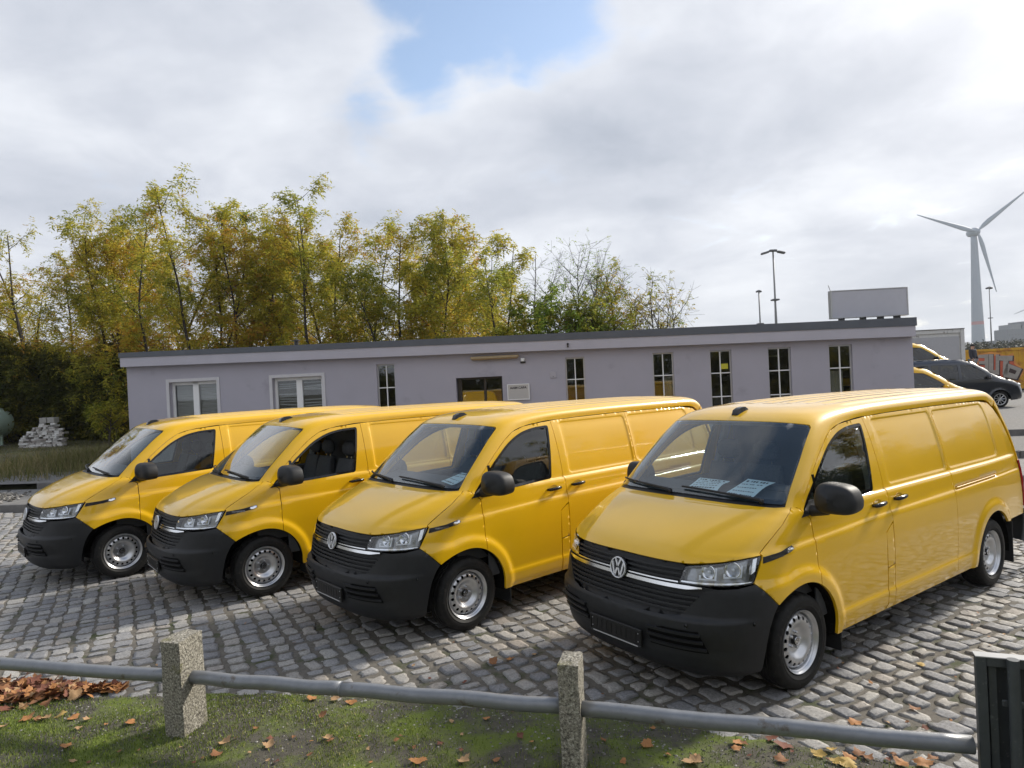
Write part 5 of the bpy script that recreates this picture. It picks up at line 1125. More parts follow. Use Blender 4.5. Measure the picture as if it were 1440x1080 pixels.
def tree(name, label, x, y, z, seed, leaf, thin=1., H=9., lean=0., ld=0., spread=2.4, first=.3, nb=26, per=3, rach=.30, lf=.15, keep=1., tone=.5, multi=1, drop=.5, group=None, up=.75, crook=.12, twigs=1., wid=.38, cat='tree', tvar=.22):
    r = np.random.default_rng(seed); segs, tips = grow(r, H, lean, ld, spread, first, nb, up, multi, crook, twigs); segs = [(a, b, r0 * thin, r1 * thin) for a, b, r0, r1 in segs]; tp = max((b for a, b, r0, r1 in segs), key=lambda q: q[2]); kz = H / tp[2]; sh = tp[0] * .85; sy = tp[1] * .9; segs = [(np.array([a[0] - sh * a[2] / tp[2], a[1] - sy * a[2] / tp[2], a[2] * kz]), np.array([b[0] - sh * b[2] / tp[2], b[1] - sy * b[2] / tp[2], b[2] * kz]), r0, r1) for a, b, r0, r1 in segs]; tips = [(np.array([q[0] - sh * q[2] / tp[2], q[1] - sy * q[2] / tp[2], q[2] * kz]), d_, t_) for q, d_, t_ in tips]; o = empty(name, (x, y, z), 0, label, cat, group); V, F = tubes_np(segs); tri_obj('trunk', V, F, BARK, o)
    if keep > 0: V, F, tn = pinnate(r, tips, per, rach, lf, drop, tone, tvar, keep, wid); tri_obj('crown', V, F, leaf, o, False, {'tone': tn})
    return o
def tree_px(px, py_top, Y, **k):
    """tree whose top shows at this pixel at distance Y"""
    p = at_y(px, py_top, Y); z = .30; return dict(x=p.x, y=Y, z=z, H=p.z - z - (.55 if py_top < 320 else .2), **k)
ROW = 'autumn trees in the row behind the building'
TL = [  # px of the trunk top, py of the top, distance, options, what sets it apart
 (-30, 330, 33, dict(spread=3.2, nb=34, tone=.62), 'yellow-brown tree at the left edge behind the tank'),
 (42, 300, 33, dict(spread=2.4, nb=30, keep=.8, lean=-.25, ld=0., tone=.55, per=3), 'tree with a dark trunk and feathery crown near the left edge'),
 (128, 262, 32, dict(spread=3.2, nb=40, tone=.55, lean=-.10), 'dense olive tree with an upper crown bulging left, third from the left edge'),
 (172, 285, 31, dict(spread=2.8, nb=36, tone=.70, lean=-.12), 'golden olive tree leaning left above the building corner'),
 (214, 262, 30, dict(spread=2.43, nb=35, keep=.7, tone=.42), 'slender see-through tree above the left double window'),
 (268, 248, 28, dict(spread=2.56, nb=37, tone=.6), 'tall tree with one thin shoot topping the left part of the row'),
 (318, 268, 29, dict(spread=2.69, nb=37, tone=.55), 'olive tree with a feathery green tip above the wall between the two double windows'),
 (372, 272, 30, dict(spread=2.56, nb=35, keep=.75, tone=.5), 'loose tree rising above the second double window, roof vent below it'),
 (437, 232, 28, dict(spread=2.56, nb=35, tone=.42, keep=.85), 'tallest tree of the row with a sparse shoot leaning left'),
 (487, 285, 29, dict(spread=2.56, nb=37, tone=.52), 'rounded olive tree right of the tallest one'),
 (548, 290, 28, dict(spread=2.43, nb=40, tone=.40, keep=1.), 'greenish tree with a pointed top above the first narrow window'),
 (598, 285, 29, dict(spread=2.30, nb=37, tone=.38), 'green-topped tree above the entrance awning, left one of two'),
 (640, 318, 30, dict(spread=2.05, nb=32, tone=.68, keep=.8), 'reddish brown thin tree above the entrance door'),
 (692, 322, 28, dict(spread=2.05, nb=35, tone=.38, keep=.9), 'last leafy tree of the row before the bare one, green with brown flecks'),
]
for k, (px, py, Y, o, lab) in enumerate(TL):
    tree('locust_tree', lab, seed=100 + k, leaf=LEAF_OLIVE, first=.14, thin=.72, multi=(2, 3, 2, 1)[k % 4], group=ROW, **tree_px(px, py, Y, **dict(dict(per=5, lf=.145, rach=.32), **o)))
BK = 'trees filling the second row behind the building'
r2 = random.Random(5)
for k, (px, py, Y) in enumerate(((5, 395, 37), (85, 345, 36), (150, 330, 37), (198, 335, 35), (245, 320, 36), (296, 318, 37), (345, 325, 35), (405, 310, 36), (462, 318, 37), (515, 330, 36), (572, 335, 37), (622, 345, 35), (668, 360, 36), (712, 380, 37))):
    tree('locust_tree', 'olive tree filling the second row, %s' % ('cut by the left edge', 'near the left edge', 'left of the building corner', 'above the building corner', 'above the first double window', 'between the double windows', 'left of the roof vent', 'right of the roof vent', 'left of the first narrow window', 'above the first narrow window', 'left of the awning', 'above the awning', 'above the wall plaque', 'beside the bare sapling')[k], seed=200 + k, leaf=LEAF_OLIVE, first=.10, thin=.7, group=BK, **tree_px(px, py, Y, spread=2.9, nb=40, per=4, lf=.16, rach=.3, tone=r2.uniform(.35, .65), keep=.72))
BT = 'trees and bushes right of the leafy row'
tree('bare_tree', 'nearly bare tree with many thin upright branches right of the leafy row', seed=141, leaf=LEAF_GREEN, first=.16, multi=4, twigs=2.2, thin=.62, crook=.07, **tree_px(795, 318, 29, spread=3.3, nb=110, keep=.10, per=2, lf=.10, tone=.6), group=BT, up=1.5)
tree('bare_sapling', 'thin bare sapling between the leafy row and the bare tree', seed=142, leaf=LEAF_GREEN, first=.3, thin=.7, twigs=1.6, crook=.08, **tree_px(736, 345, 30, spread=1.0, nb=14, keep=.06, per=1, lf=.09), group=BT, up=1.2)
tree('green_bush', 'green bushy tree at the foot of the bare tree above the roof', seed=143, leaf=LEAF_GREEN, first=.12, multi=3, **tree_px(775, 385, 28, spread=2.5, nb=70, keep=.8, per=4, lf=.12, rach=.2, wid=.55, tone=.72), group=BT)
tree('green_bush', 'bright yellow-green bush above the roof right of the bare tree', seed=144, leaf=LEAF_YEL, first=.12, multi=3, **tree_px(852, 398, 28, spread=2.7, nb=76, keep=.85, per=4, lf=.11, rach=.2, wid=.55, tone=.22), group=BT)
tree('yellow_tree', 'small tree with an orange-yellow top right of the bare tree', seed=145, leaf=LEAF_YEL, first=.25, multi=3, thin=.7, twigs=1.6, crook=.08, **tree_px(868, 360, 29, spread=1.9, nb=48, keep=.30, per=3, lf=.11, rach=.2, wid=.5, tone=.7), group=BT, up=1.1)
tree('sparse_shrub', 'sparse shrub of thin arching twigs at the right end of the trees', seed=146, leaf=LEAF_YEL, first=.12, multi=6, lean=.45, ld=0., thin=.6, twigs=1.8, crook=.07, **tree_px(898, 372, 29, spread=2.8, nb=110, keep=.14, per=2, lf=.10, rach=.15, wid=.55, tone=.4), group=BT, up=1.2)
UG = 'dark undergrowth left of the building'
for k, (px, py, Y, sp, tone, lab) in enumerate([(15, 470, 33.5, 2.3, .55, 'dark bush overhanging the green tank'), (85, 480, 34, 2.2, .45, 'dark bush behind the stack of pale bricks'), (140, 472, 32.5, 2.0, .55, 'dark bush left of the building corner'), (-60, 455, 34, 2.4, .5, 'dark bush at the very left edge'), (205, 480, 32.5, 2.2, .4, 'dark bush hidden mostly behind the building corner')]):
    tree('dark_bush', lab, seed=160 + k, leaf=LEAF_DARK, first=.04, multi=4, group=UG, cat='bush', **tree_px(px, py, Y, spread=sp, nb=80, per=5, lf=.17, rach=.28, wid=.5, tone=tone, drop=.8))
tree('yellow_bush', 'bright yellow-green low bush at the foot of the building corner', seed=170, leaf=LEAF_OLIVE, first=.35, multi=3, cat='bush', **tree_px(152, 556, 29, spread=1.5, nb=30, keep=.5, per=4, lf=.13, rach=.22, wid=.45, tone=.25, drop=.9))
# a wood behind it all, and a low hedge under the row
def mass(name, label, x0, x1, y0, y1, h0, h1, n, leaf, seed, lf, kind='stuff', top=None):
    r = np.random.default_rng(seed); X = r.uniform(x0, x1, n); Y = r.uniform(y0, y1, n); hh = (h0 + (h1 - h0) * (.5 + .5 * vnoise(X, Y * .3, 1.0 if abs(x1 - x0) < 80 else .12, seed))); Z = hh * r.uniform(0, 1, n) ** .8; P = np.stack([X, Y, Z + .3], 1)
    tips = [(p, np.array([0, 0, 1.]), .5) for p in P]; V, F, tn = pinnate(r, tips, 1, lf * 2, lf, .5, .45, .25, 1., .6); o = tri_obj(name, V, F, leaf, None, False, {'tone': tn}); tag(o, label, 'undergrowth', kind=kind); return o
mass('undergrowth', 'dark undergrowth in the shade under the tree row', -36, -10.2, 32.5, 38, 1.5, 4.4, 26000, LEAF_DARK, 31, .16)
mass('undergrowth', 'undergrowth behind the building under the tree row', -10.2, 7.5, 28.5, 36, 2.2, 4.2, 20000, LEAF_OLIVE, 32, .16)
SIDE = 'trees of the street on the near side'  # unseen trees and hedges, added for what the vans and panes reflect
src = [o for o in bpy.data.objects if o.name.startswith('locust_tree')]
for i, (x, y, k_, s_) in enumerate(((-14, -13, 2, 1.1), (-7, -15, 3, 1.15), (0, -14, 5, 1.0), (7, -15, 9, 1.1), (14, -13, 10, 1.0), (23, 5.5, 2, .8), (27, 9.5, 3, .85), (25, 1.0, 9, .8))):
    o = copy_tree(src[k_]); o.location = (x, y, 0); o.rotation_euler = (0, 0, i * 1.3); o.scale = (s_,) * 3; tag(o, 'street tree outside the view, ' + ('far left of the viewpoint', 'behind the viewpoint to the left', 'right behind the viewpoint', 'behind the viewpoint to the right', 'far right behind the viewpoint', 'middle one beside the right hedge', 'farther one beside the right hedge', 'nearest one beside the right hedge')[i], 'tree', SIDE)
mass('reflected_hedge', 'unseen hedge added on the right to darken the van side reflections', 21, 27, -14, 22, 1.6, 4.0, 13000, LEAF_DARK, 34, .24)
mass('reflected_hedge', 'unseen hedge added behind the viewpoint to darken window reflections', -22, 22, -17, -13, 1.5, 5.0, 12000, LEAF_DARK, 33, .24)
# ---------------------------------------------------------------- tank and brick stack
TANKM = mat('pale_green_tank', (.60, .76, .66), .5, var=.08, dirt=((.45, .54, .45), .15, 3))
tk = empty('gas_tank', (-24.2, 30.6, .36), radians(-78), 'pale green gas tank on legs at the left edge under the trees', 'tank')
mb = MB(); R90y = Matrix.Translation((0, 0, 1.06)) @ Matrix.Rotation(pi / 2, 4, 'Y'); prof = [(0, -1.5 - .35)] + [(.74 * sin(a), -1.5 - .35 * cos(a)) for a in np.linspace(.2, pi / 2, 7)] + [(.74 * cos(a), 1.5 + .35 * sin(a)) for a in np.linspace(0, pi / 2 - .2, 7)] + [(0, 1.85)]; mb.lathe(prof, 36, R90y); mb.build('vessel', TANKM, tk, auto=60, recalc=True)
mb = MB(); mb.lathe([(.20, 1.72), (.20, 1.90), (.17, 1.92), (0, 1.92)], 20, R90y); mb.build('manhole', mat('dark_green_cap', (.05, .08, .06), .6), tk, auto=40, recalc=True)
for x in (-1.0, 1.0):
    for y in (-.42, .42): mb = MB(); mb.box((x, y, .22), (.10, .10, .60), 0, .01); mb.build('leg', TANKM, tk); 
    mb = MB(); mb.box((x, 0, -.03), (.5, 1.4, .10), 0, .02); mb.build('footing', KRB, tk)
BRK = attr_ramp(mat('pale_brick', (.4, .4, .38), .9, bump=.3, bscale=60), 'tone', [(0, (.30, .27, .25)), (.5, (.52, .50, .48)), (1, (.66, .65, .63))], .25, 30)
bs = empty('brick_stack', (-20.6, 29.6, .30), radians(-6), 'loose stack of whitish bricks on the lawn below the dark bushes', 'brick stack'); rr = random.Random(4); bm_v = []
for k in range(6):
    mb = MB(); mb.box((0, 0, 0), (.245, .115, .078), 0, .008); o = mb.build('brick', BRK, bs); a = o.data.attributes.new('tone', 'FLOAT', 'POINT'); a.data.foreach_set('value', np.full(len(o.data.vertices), k / 5.)); bm_v.append(o.data); bpy.data.objects.remove(o)
for row in range(13):
    x0 = -.98 + (0 if row < 4 else .06 * (row - 3)); x1 = .98 + .04 * (row % 2) - (0 if row < 9 else .05 * (row - 8)); x0 += .10 * (row > 5) + .16 * (row > 8) + .22 * (row > 10); x = x0 + (row % 2) * .06
    while x < x1:
        for y in ((-.10, .10) if row < 12 else (-.05,)):
            if rr.random() < (.05 if row < 5 else .16) or (row > 8 and x > .55 and rr.random() < .6): continue
            o = bpy.data.objects.new('brick', bm_v[rr.randrange(6)]); COL.objects.link(o); o.parent = bs; o.location = (x + rr.uniform(-.03, .03), y + rr.uniform(-.05, .05), .04 + row * .083 + rr.uniform(-.002, .002)); o.rotation_euler = (0, rr.uniform(-.03, .03), rr.uniform(-.16, .16) + (pi / 2 if rr.random() < .2 else 0))
        x += .255 + rr.uniform(0, .02)
for x, s in ((.12, .33), (.50, .36)): mb = MB(); mb.box((x, 0, 13 * .083 + .12), (s, .30, .24), rr.uniform(-.1, .1), .02); o = mb.build('concrete_block', mat('block_face', (.34, .33, .31), .9, var=.15, bump=.3), bs)
# ---------------------------------------------------------------- cars right of the building
def car(name, label, cat, loc, rz, paint, L=4.4, H=1.80, W=1.79, group=None, van=False):
    """compact high-roof estate seen from its right side; nose towards +x"""
    c = empty(name, loc, rz, label, cat, group); k = L / 4.4; hk = H / 1.80
    prof = [(-2.17, .32), (-2.20, .55), (-2.18, .95), (-2.10, 1.25), (-1.98, 1.62), (-1.86, 1.74), (-1.5, 1.79), (-.6, 1.80), (.20, 1.775), (.60, 1.67), (1.00, 1.40), (1.32, 1.15), (1.52, 1.06), (1.85, .96), (2.08, .84), (2.17, .66), (2.20, .48), (2.17, .28)]
    prof = [(x * k, z * hk) for x, z in prof]; wb = (-1.32 * k, 1.36 * k); R_ = .37
    def arch(cx): return [(cx + R_ * cos(a), .31 + R_ * sin(a)) for a in np.linspace(-.12, pi + .12, 16)]
    low = arch(wb[1]) + [((wb[1] - R_ - .05), .24), ((wb[0] + R_ + .05), .24)] + arch(wb[0]); P = np.array(rounded(prof, .09) .tolist() + low)
    top_ = rounded(prof, .09)
    wl = [(-1.86, 1.08), (-1.78, 1.56), (-1.05, 1.60), (-1.05, 1.06)], [(-.95, 1.06), (-.95, 1.60), (-.02, 1.59), (-.02, 1.05)], [(.08, 1.05), (.08, 1.59), (.46, 1.56), (.85, 1.31), (1.15, 1.05)]
    wl = [rounded([(x * k, z * hk) for x, z in w], .05) for w in wl]
    E_ = np.asarray(resample(top_, .05, False))
    def ws(x, z):
        d = np.full(len(x), 9.)
        for i in range(0, len(E_), 1): d = np.minimum(d, np.hypot(x - E_[i, 0], z - E_[i, 1]))
        y = W / 2 - .20 * np.clip((z - .95) / .85, 0, 1) ** 1.3 - .05 * np.clip((.5 - z) / .3, 0, 1) ** 2 - .14 * np.clip(1 - d / .20, 0, 1) ** 2.2
        for cx in wb: y = y + .02 * np.clip(1 - np.abs(np.hypot(x - cx, z - .31) - R_) / .05, 0, 1)
        return x, y, z
    for mi in (False, True):
        hl = [] if van else wl
        hl = wl if not van else [wl[2]]
        panel('body_side', P, ws, paint, c, hl, .07, .05, 0, 0, .02, flip=True, mirror=mi)
        for w in hl: panel('side_window', w, ws, DGL, c, (), .12, None, -.004, -.012, 0, flip=True, mirror=mi)
        panel('sill_trim', [(wb[1] - R_ - .04, .30), (wb[1] - R_ - .04, .22), (wb[0] + R_ + .04, .22), (wb[0] + R_ + .04, .30)], ws, BLK, c, (), .15, None, 0, .012, .02, flip=True, mirror=mi)
        sg = -1 if mi else 1
        for x in (-.88 * k, .0 * k): h = MB(); h.box((x, sg * (W / 2 - .012), .98 * hk), (.18, .03, .03), 0, .01); h.build('door_handle', paint, c)
        m_ = MB(); m_.box((.98 * k, sg * (W / 2 + .07), 1.10 * hk), (.11, .20, .16), 0, .04); m_.build('wing_mirror', BLK if van else paint, c, auto=40)
        hl_ = MB(); hl_.box((2.02 * k, sg * .66, .78 * hk), (.26, .30, .15), sg * -.3, .05); hl_.build('headlight', GLHL, c, auto=40)
        tl_ = MB(); tl_.box((-2.14 * k, sg * .74, 1.0 * hk), (.12, .14, .50), 0, .04); tl_.build('tail_light', RED, c, auto=40)
    # skin across the car between both side outlines
    Q = resample(top_, .06, False); yy = ws(Q[:, 0], Q[:, 1])[1]; n = 9; V = []; 
    for (x, z), w in zip(Q, yy):
        for t in np.linspace(-1, 1, n): V.append((x + .05 * (1 - t * t) * (1 if x > 1.9 * k else (-1 if x < -2.1 * k else 0)), t * w, z + .03 * (1 - t * t) * (1 if -2.0 < x < 1.9 else 0)))
    V = np.array(V); F = []; mi_ = []
    for i in range(len(Q) - 1):
        for t in range(n - 1):
            F.append((i * n + t, i * n + t + 1, (i + 1) * n + t + 1, (i + 1) * n + t)); x, z = Q[i]; glassy = (.66 * k < x < 1.26 * k) and 1 <= t <= n - 3 + 0 or (x < -1.9 * k and 1.10 * hk < z < 1.60 * hk and 1 <= t <= n - 3); mi_.append(1 if glassy else (2 if (z < .50 and abs(x) > 2.0 * k) else 0))
    mesh_obj('body_shell', V, F, paint, c, True, 40, [paint, DGL, BLK if van else paint], mi_)
    mb = MB(); mb.box((0, 0, .55), (3.6 * k, W - .30, .50)); mb.box((-.4 * k, 0, .95), (2.6 * k, W - .5, .30)); mb.build('floor_pan', INN, c)
    for y in (-.35, .35): mb = MB(); mb.box((.10 * k, y, 1.10), (.18, .46, .62), 0, .06); mb.box((.10 * k, y, 1.48), (.10, .26, .16), 0, .04); mb.build('seat', SEAT, c)
    for cx in wb:
        for sg in (-1, 1):
            wh = empty('wheel'); wh.parent = c; wh.location = (cx, sg * (W / 2 - .115), .31); M4 = Matrix.Rotation(-sg * pi / 2, 4, 'X'); mb = MB(); mb.lathe([(.20, -.08), (.27, -.10), (.305, -.075), (.312, 0), (.305, .075), (.27, .10), (.215, .09)], 32, M4); mb.build('tyre', RUB, wh, auto=50); mb = MB(); mb.lathe([(.215, .085), (.20, .07), (.195, .03), (0, .03)], 32, M4); mb.build('hub_well', INN, wh); mb = MB(); mb.lathe([(.218, .08), (.215, .095), (.195, .09), (.19, .07)], 32, M4); mb.lathe([(.05, .06), (.045, .075), (0, .08)], 16, M4)
            for s_ in range(9): a = 2 * pi * s_ / 9; mb.tube([M4 @ Vector((.03 * cos(a), .03 * sin(a), .065)), M4 @ Vector((.20 * cos(a + .1), .20 * sin(a + .1), .078))], [.018, .014], 5)
            mb.build('rim', ALLOY, wh, auto=40)
    return c
DGL = glass('tinted_glass', (.22, .25, .25), 1.52); GLHL = mat('lamp_glass', (.55, .58, .60), .1, metal=.4, coat=1.); ALLOY = mat('alloy', (.55, .56, .57), .3, metal=.7)
ANTH = mat('anthracite_paint', (.030, .034, .046), .3, coat=1., metal=.3); WPNT = mat('pale_green_white_paint', (.55, .66, .56), .3, coat=1.)
def car_at(px_nose, py_wheel, zg, **k): p = at_z(px_nose, py_wheel, zg); return p
pw = at_z(1405, 573, T3Z); rz0 = radians(-8)
cpos = pw - Vector((cos(rz0) * 1.36, sin(rz0) * 1.36, 0)) + Vector((sin(rz0), -cos(rz0), 0)) * -.78
car('estate_car', 'dark anthracite high-roofed estate car parked beyond the right end of the building', 'car', cpos, rz0, ANTH, 4.4, 1.90)
q = at_y(1287, 560, 20.9); car('small_van', 'yellow car nearest the building end, mostly hidden, roof and windscreen showing', 'car', (q.x - .52, 20.9, T3Z + .03), radians(-10), YEL, 4.3, 1.72, group='yellow cars behind the building end')
q = at_y(1270, 560, 18.6); car('small_van', 'lowest yellow car at the building end, only a strip of roof edge showing', 'car', (q.x - .80, 19.0, T3Z - .22), radians(-12), YEL, 4.3, 1.72, group='yellow cars behind the building end')
q = at_y(1290, 500, 28.); car('small_van', 'yellow car behind the dark estate car, only its roof showing', 'car', (q.x - .45, 28.4, T3Z + .84), radians(-6), YEL, 4.3, 1.84, group='yellow cars behind the building end', van=True)
qp = at_y(1368, 500, 37.); mb = MB(); mb.box((qp.x, 37.2, (T3Z + 1.34) / 2), (1.6, 1.4, 1.34 - T3Z), 0, .03); tag(mb.build('loading_platform', KRB), kind='structure')
mb = MB(); mb.box((at_y(1290, 500, 28.).x - 2, 28.4, T3Z + .2), (6, 4., 1.28), 0, .03); tag(mb.build('raised_bay', KRB), kind='structure')
# white box body behind the cars
BOXW = mat('box_panel', (.38, .38, .40), .5, var=.05); BOXF = mat('box_frame', (.55, .55, .54), .5, var=.08, dirt=((.2, .19, .18), .12, 3))
pL, pR = at_y(1270, 470, 36.), at_y(1353, 463, 36.); wd = pR.x - pL.x; zt = at_y(1340, 463, 36.).z; bx = empty('box_trailer', ((pL.x + pR.x) / 2, 36.0, T3Z), radians(-4), 'pale grey box trailer end standing behind the parked cars', 'trailer')
hh = zt - T3Z; mb = MB(); mb.box((0, 3.0, .95 + (hh - .95) / 2), (wd - .04, 6.0, hh - .95 - .02)); mb.build('body', BOXF, bx)
mb = MB(); mb.box((-.0, -.02, .95 + (hh - .95) * .46), (wd - .55, .03, (hh - .95) * .78)); mb.build('door', BOXW, bx)
for x in (-wd / 2 + .10, wd / 2 - .10): mb = MB(); mb.box((x, -.03, .95 + (hh - .95) / 2), (.20, .10, hh - .95), 0, .01); mb.build('corner_post', BOXF, bx)
mb = MB(); mb.box((0, -.04, hh - .10), (wd - .42, .08, .20), 0, .01); mb.build('header', BOXF, bx); mb = MB(); mb.box((0, -.05, hh + .015), (wd, .16, .035), 0, .008); mb.build('top_rail', mat('dark_rail', (.10, .095, .09), .7), bx)
for x in (-wd / 2 + .4, wd / 2 - .4):
    wh = empty('wheel'); wh.parent = bx; wh.location = (x, 1.2, .48); mb = MB(); mb.lathe([(.2, -.13), (.42, -.14), (.48, -.10), (.48, .10), (.42, .14), (.2, .13)], 24, Matrix.Rotation(pi / 2, 4, 'Y')); mb.build('tyre', RUB, wh, auto=40); mb = MB(); mb.lathe([(0, -.11), (.22, -.11)], 20, Matrix.Rotation(pi / 2, 4, 'Y')); mb.build('hub', STL, wh)
mb = MB(); mb.box((0, 3.0, .80), (1.0, 5.8, .20)); mb.build('chassis', INN, bx)
# yellow container with graffiti
CONT = mat('container_yellow', (.55, .30, .02), .55, var=.15, vscale=1.5, dirt=((.40, .16, .03), .2, 1.2)); GL1 = mat('graffiti_grey', (.33, .30, .27), .6, var=.15, vscale=6); GL2 = mat('graffiti_dark', (.05, .03, .03), .6); GL3 = mat('graffiti_red', (.50, .10, .05), .6, var=.2, vscale=4); GL4 = mat('graffiti_orange', (.62, .26, .06), .6, var=.2, vscale=4)
cY = 39.; c0 = at_y(1352, 498, cY); c1 = at_y(1500, 484, cY - 1.6); zc = at_y(1410, 490, cY - .6).z; ct = empty('graffiti_container', (c0.x, cY, T3Z), atan2(-1.6, c1.x - c0.x), 'yellow container sprayed with big grey graffiti letters at the right edge', 'container'); CL = hypot(c1.x - c0.x, 1.6); CH = zc - T3Z
mb = MB(); mb.box((CL / 2, 1.2, CH / 2 + .10), (CL, 2.4, CH - .20)); mb.build('body', CONT, ct)
for k in range(int(CL / .30)): mb = MB(); mb.box((.15 + k * .30, -.012, CH / 2 + .1), (.14, .03, CH - .46), 0, .01); mb.build('wall_rib', CONT, ct)
for z in (.16, CH - .06): mb = MB(); mb.box((CL / 2, -.02, z), (CL, .10, .14), 0, .01); mb.build('side_rail', CONT, ct)
def flat(poly, y, m, nm): mb = MB(); mb.add([(x, y, z) for x, z in poly], [tuple(range(len(poly)))]); return mb.build(nm, m, ct)
def gx(px, py): # pixel to container face (u, z)
    d = ray(px, py); o = Vector((0, 0, CAM_H)); dirx = Vector((cos(ct.rotation_euler.z), sin(ct.rotation_euler.z), 0)); nn = Vector((dirx.y, -dirx.x, 0)); k = (Vector(ct.location) - o).dot(nn) / d.dot(nn); p = o + d * k - Vector(ct.location); return (p.dot(dirx), p.z)
zg = lambda x, y: (1240 + x * 200 / 982, 380 + y * 220 / 1080)
def blob(pts, y, m, nm): return flat([gx(*zg(*p)) for p in pts], y, m, nm)
blob([(655, 585), (760, 560), (860, 590), (905, 570), (930, 640), (985, 690), (960, 740), (840, 740), (700, 735), (655, 700)], -.033, GL4, 'graffiti_halo')
blob([(668, 592), (900, 588), (915, 650), (968, 685), (930, 745), (690, 730), (660, 680)], -.036, GL3, 'graffiti_shade')
for pts in ([(664, 585), (735, 580), (735, 715), (664, 705), (668, 672), (710, 672), (710, 650), (668, 648), (668, 628), (708, 626), (708, 606), (664, 606)], [(738, 580), (768, 580), (768, 690), (784, 690), (784, 582), (808, 582), (808, 722), (738, 715)], [(800, 590), (902, 590), (900, 625), (872, 625), (868, 720), (832, 720), (836, 625), (800, 622)], [(862, 640), (965, 680), (930, 752), (838, 735), (842, 700)]):
    c_ = np.mean(pts, 0); blob([tuple(c_ + (np.array(p) - c_) * 1.10 + (5, 5)) for p in pts], -.040, GL2, 'graffiti_outline'); blob(pts, -.044, GL1, 'graffiti_letter')
blob([(882, 676), (930, 694), (918, 718), (874, 704)], -.048, GL2, 'graffiti_mark')
# ---------------------------------------------------------------- masts, wind turbines, far things
MAST = mat('mast_steel', (.23, .235, .24), .5, metal=.3); TURB = mat('turbine_hazed', (.30, .345, .40), .6); TRED = mat('turbine_red', (.45, .22, .22), .6); LUM = mat('luminaire', (.10, .10, .105), .5)  # turbine white dulled to blue-grey: distance haze put into its colour
def mast(label, px0, py0, px1, py1, Y, r, heads):
    b = at_y(px1, py1, Y); t = at_y(px0, py0, Y); o = empty('light_mast', (t.x, Y, .4), 0, label, 'lamp post'); H = t.z - .4
    mb = MB(); mb.tube([(0, 0, 0), (0, 0, H * .5), (0, 0, H * .62), (0, 0, H)], [r * 1.3, r, r * .75, r * .6], 8); mb.build('pole', MAST, o, smooth=True)
    mb = MB(); mb.box((0, 0, H * .64), (r * 5, r * 5, r * 1.2), 0, r * .2); mb.build('collar', LUM, o)
    mb = MB(); mb.tube([(-.9 * heads, 0, H - .05), (0, 0, H + .08), (.9 * heads, 0, H - .05)], r * .45, 6); mb.build('cross_arm', MAST, o)
    for x in ((-.9, 0, .9) if heads > .5 else (-.2, .2)): mb = MB(); mb.box((x * heads if heads > .5 else x, 0, H + (.12 if x == 0 else -.10)), (.85 * min(heads, 1), .5, .22), 0, .06, Matrix.Rotation(.25 * (x > 0) - .25 * (x < 0), 4, 'Y')); mb.build('lamp_head', LUM, o)
    return o
mast('tall floodlight mast with three lamp heads behind the building roof', 1087, 354, 1090, 456, 75, .15, 1.)
mast('thin shorter mast left of the tall floodlight mast', 1067, 409, 1068, 456, 95, .16, .4)
mast('slim lamp mast right of the wind turbine tower', 1391, 404, 1394, 480, 90, .085, .4)
def turbine(label, px, py, Y, tips, chord=1., red=True):
    hb = at_y(px, py, Y); o = empty('wind_turbine', (hb.x, Y, 0), 0, label, 'wind turbine'); H = hb.z; R = sum((at_y(*t, Y) - hb).length for t in tips[:1]); s = R / 56.
    mb = MB(); n = 14; z = np.linspace(0, H - 1.5 * s, n); mb.tube([(0, 2.5 * s, a) for a in z], [(5.0 - 2.9 * a / H) * s * 1.15 for a in z], 24); mb.build('tower', TURB, o, smooth=True)
    if red: mb = MB(); za, zb = H * .285, H * .31; mb.tube([(0, 2.5 * s, za), (0, 2.5 * s, zb)], [(5.0 - 2.9 * a / H) * s * 1.15 + .04 for a in (za, zb)], 24, False); mb.build('red_band', TRED, o, smooth=True)
    mb = MB(); V = []; prof = [(0, -4), (2.2, -3.2), (3.6, -1.0), (4.2, 1.5), (4.0, 5), (3.0, 8.5), (1.2, 11), (0, 11.4)]; mb.lathe([(r * s, h * s) for r, h in prof], 24, Matrix.Translation((0, 0, H)) @ Matrix.Rotation(-pi / 2, 4, 'X')); mb.build('nacelle', TURB, o, smooth=True, recalc=True)
    for t in tips:
        tp = at_y(*t, Y) - hb; a = atan2(tp.z, tp.x); L = tp.length; m = 10; V = []; F = []; nn = 8
        for i in range(m + 1):
            u = i / m; c = (1.6 + 3.4 * min(u / .14, 1) * (1 - .0 * u)) * (1 if u < .14 else (1 - (u - .14) / .86 * .84)) * s * chord * .92; th = c * (.9 if u < .06 else .26)
            for k in range(nn):
                b = 2 * pi * k / nn; V.append(((2.0 * s + u * (L - 2 * s)), -2.2 * s - th / 2 * sin(b) - .6 * s * u * u, (c / 2 * cos(b)) * 1 + (.18 * c)))
        for i in range(m):
            for k in range(nn): F.append((i * nn + k, i * nn + (k + 1) % nn, (i + 1) * nn + (k + 1) % nn, (i + 1) * nn + k))
        F.append(tuple(range((m) * nn, (m + 1) * nn))); mb = MB(); mb.add(V, F); b = mb.build('blade', TURB, o, smooth=True, recalc=True); b.location = (0, 0, H); b.rotation_euler = (0, -a, 0)
    return o
turbine('large grey wind turbine with three blades above the right edge of the yard', 1372, 326, 640, [(1287, 303), (1444, 266), (1398, 411)])
turbine('second wind turbine far off, one blade tip entering at the right edge', 1466, 424, 1500, [(1424, 442), (1490, 452), (1480, 376)], 1., False)
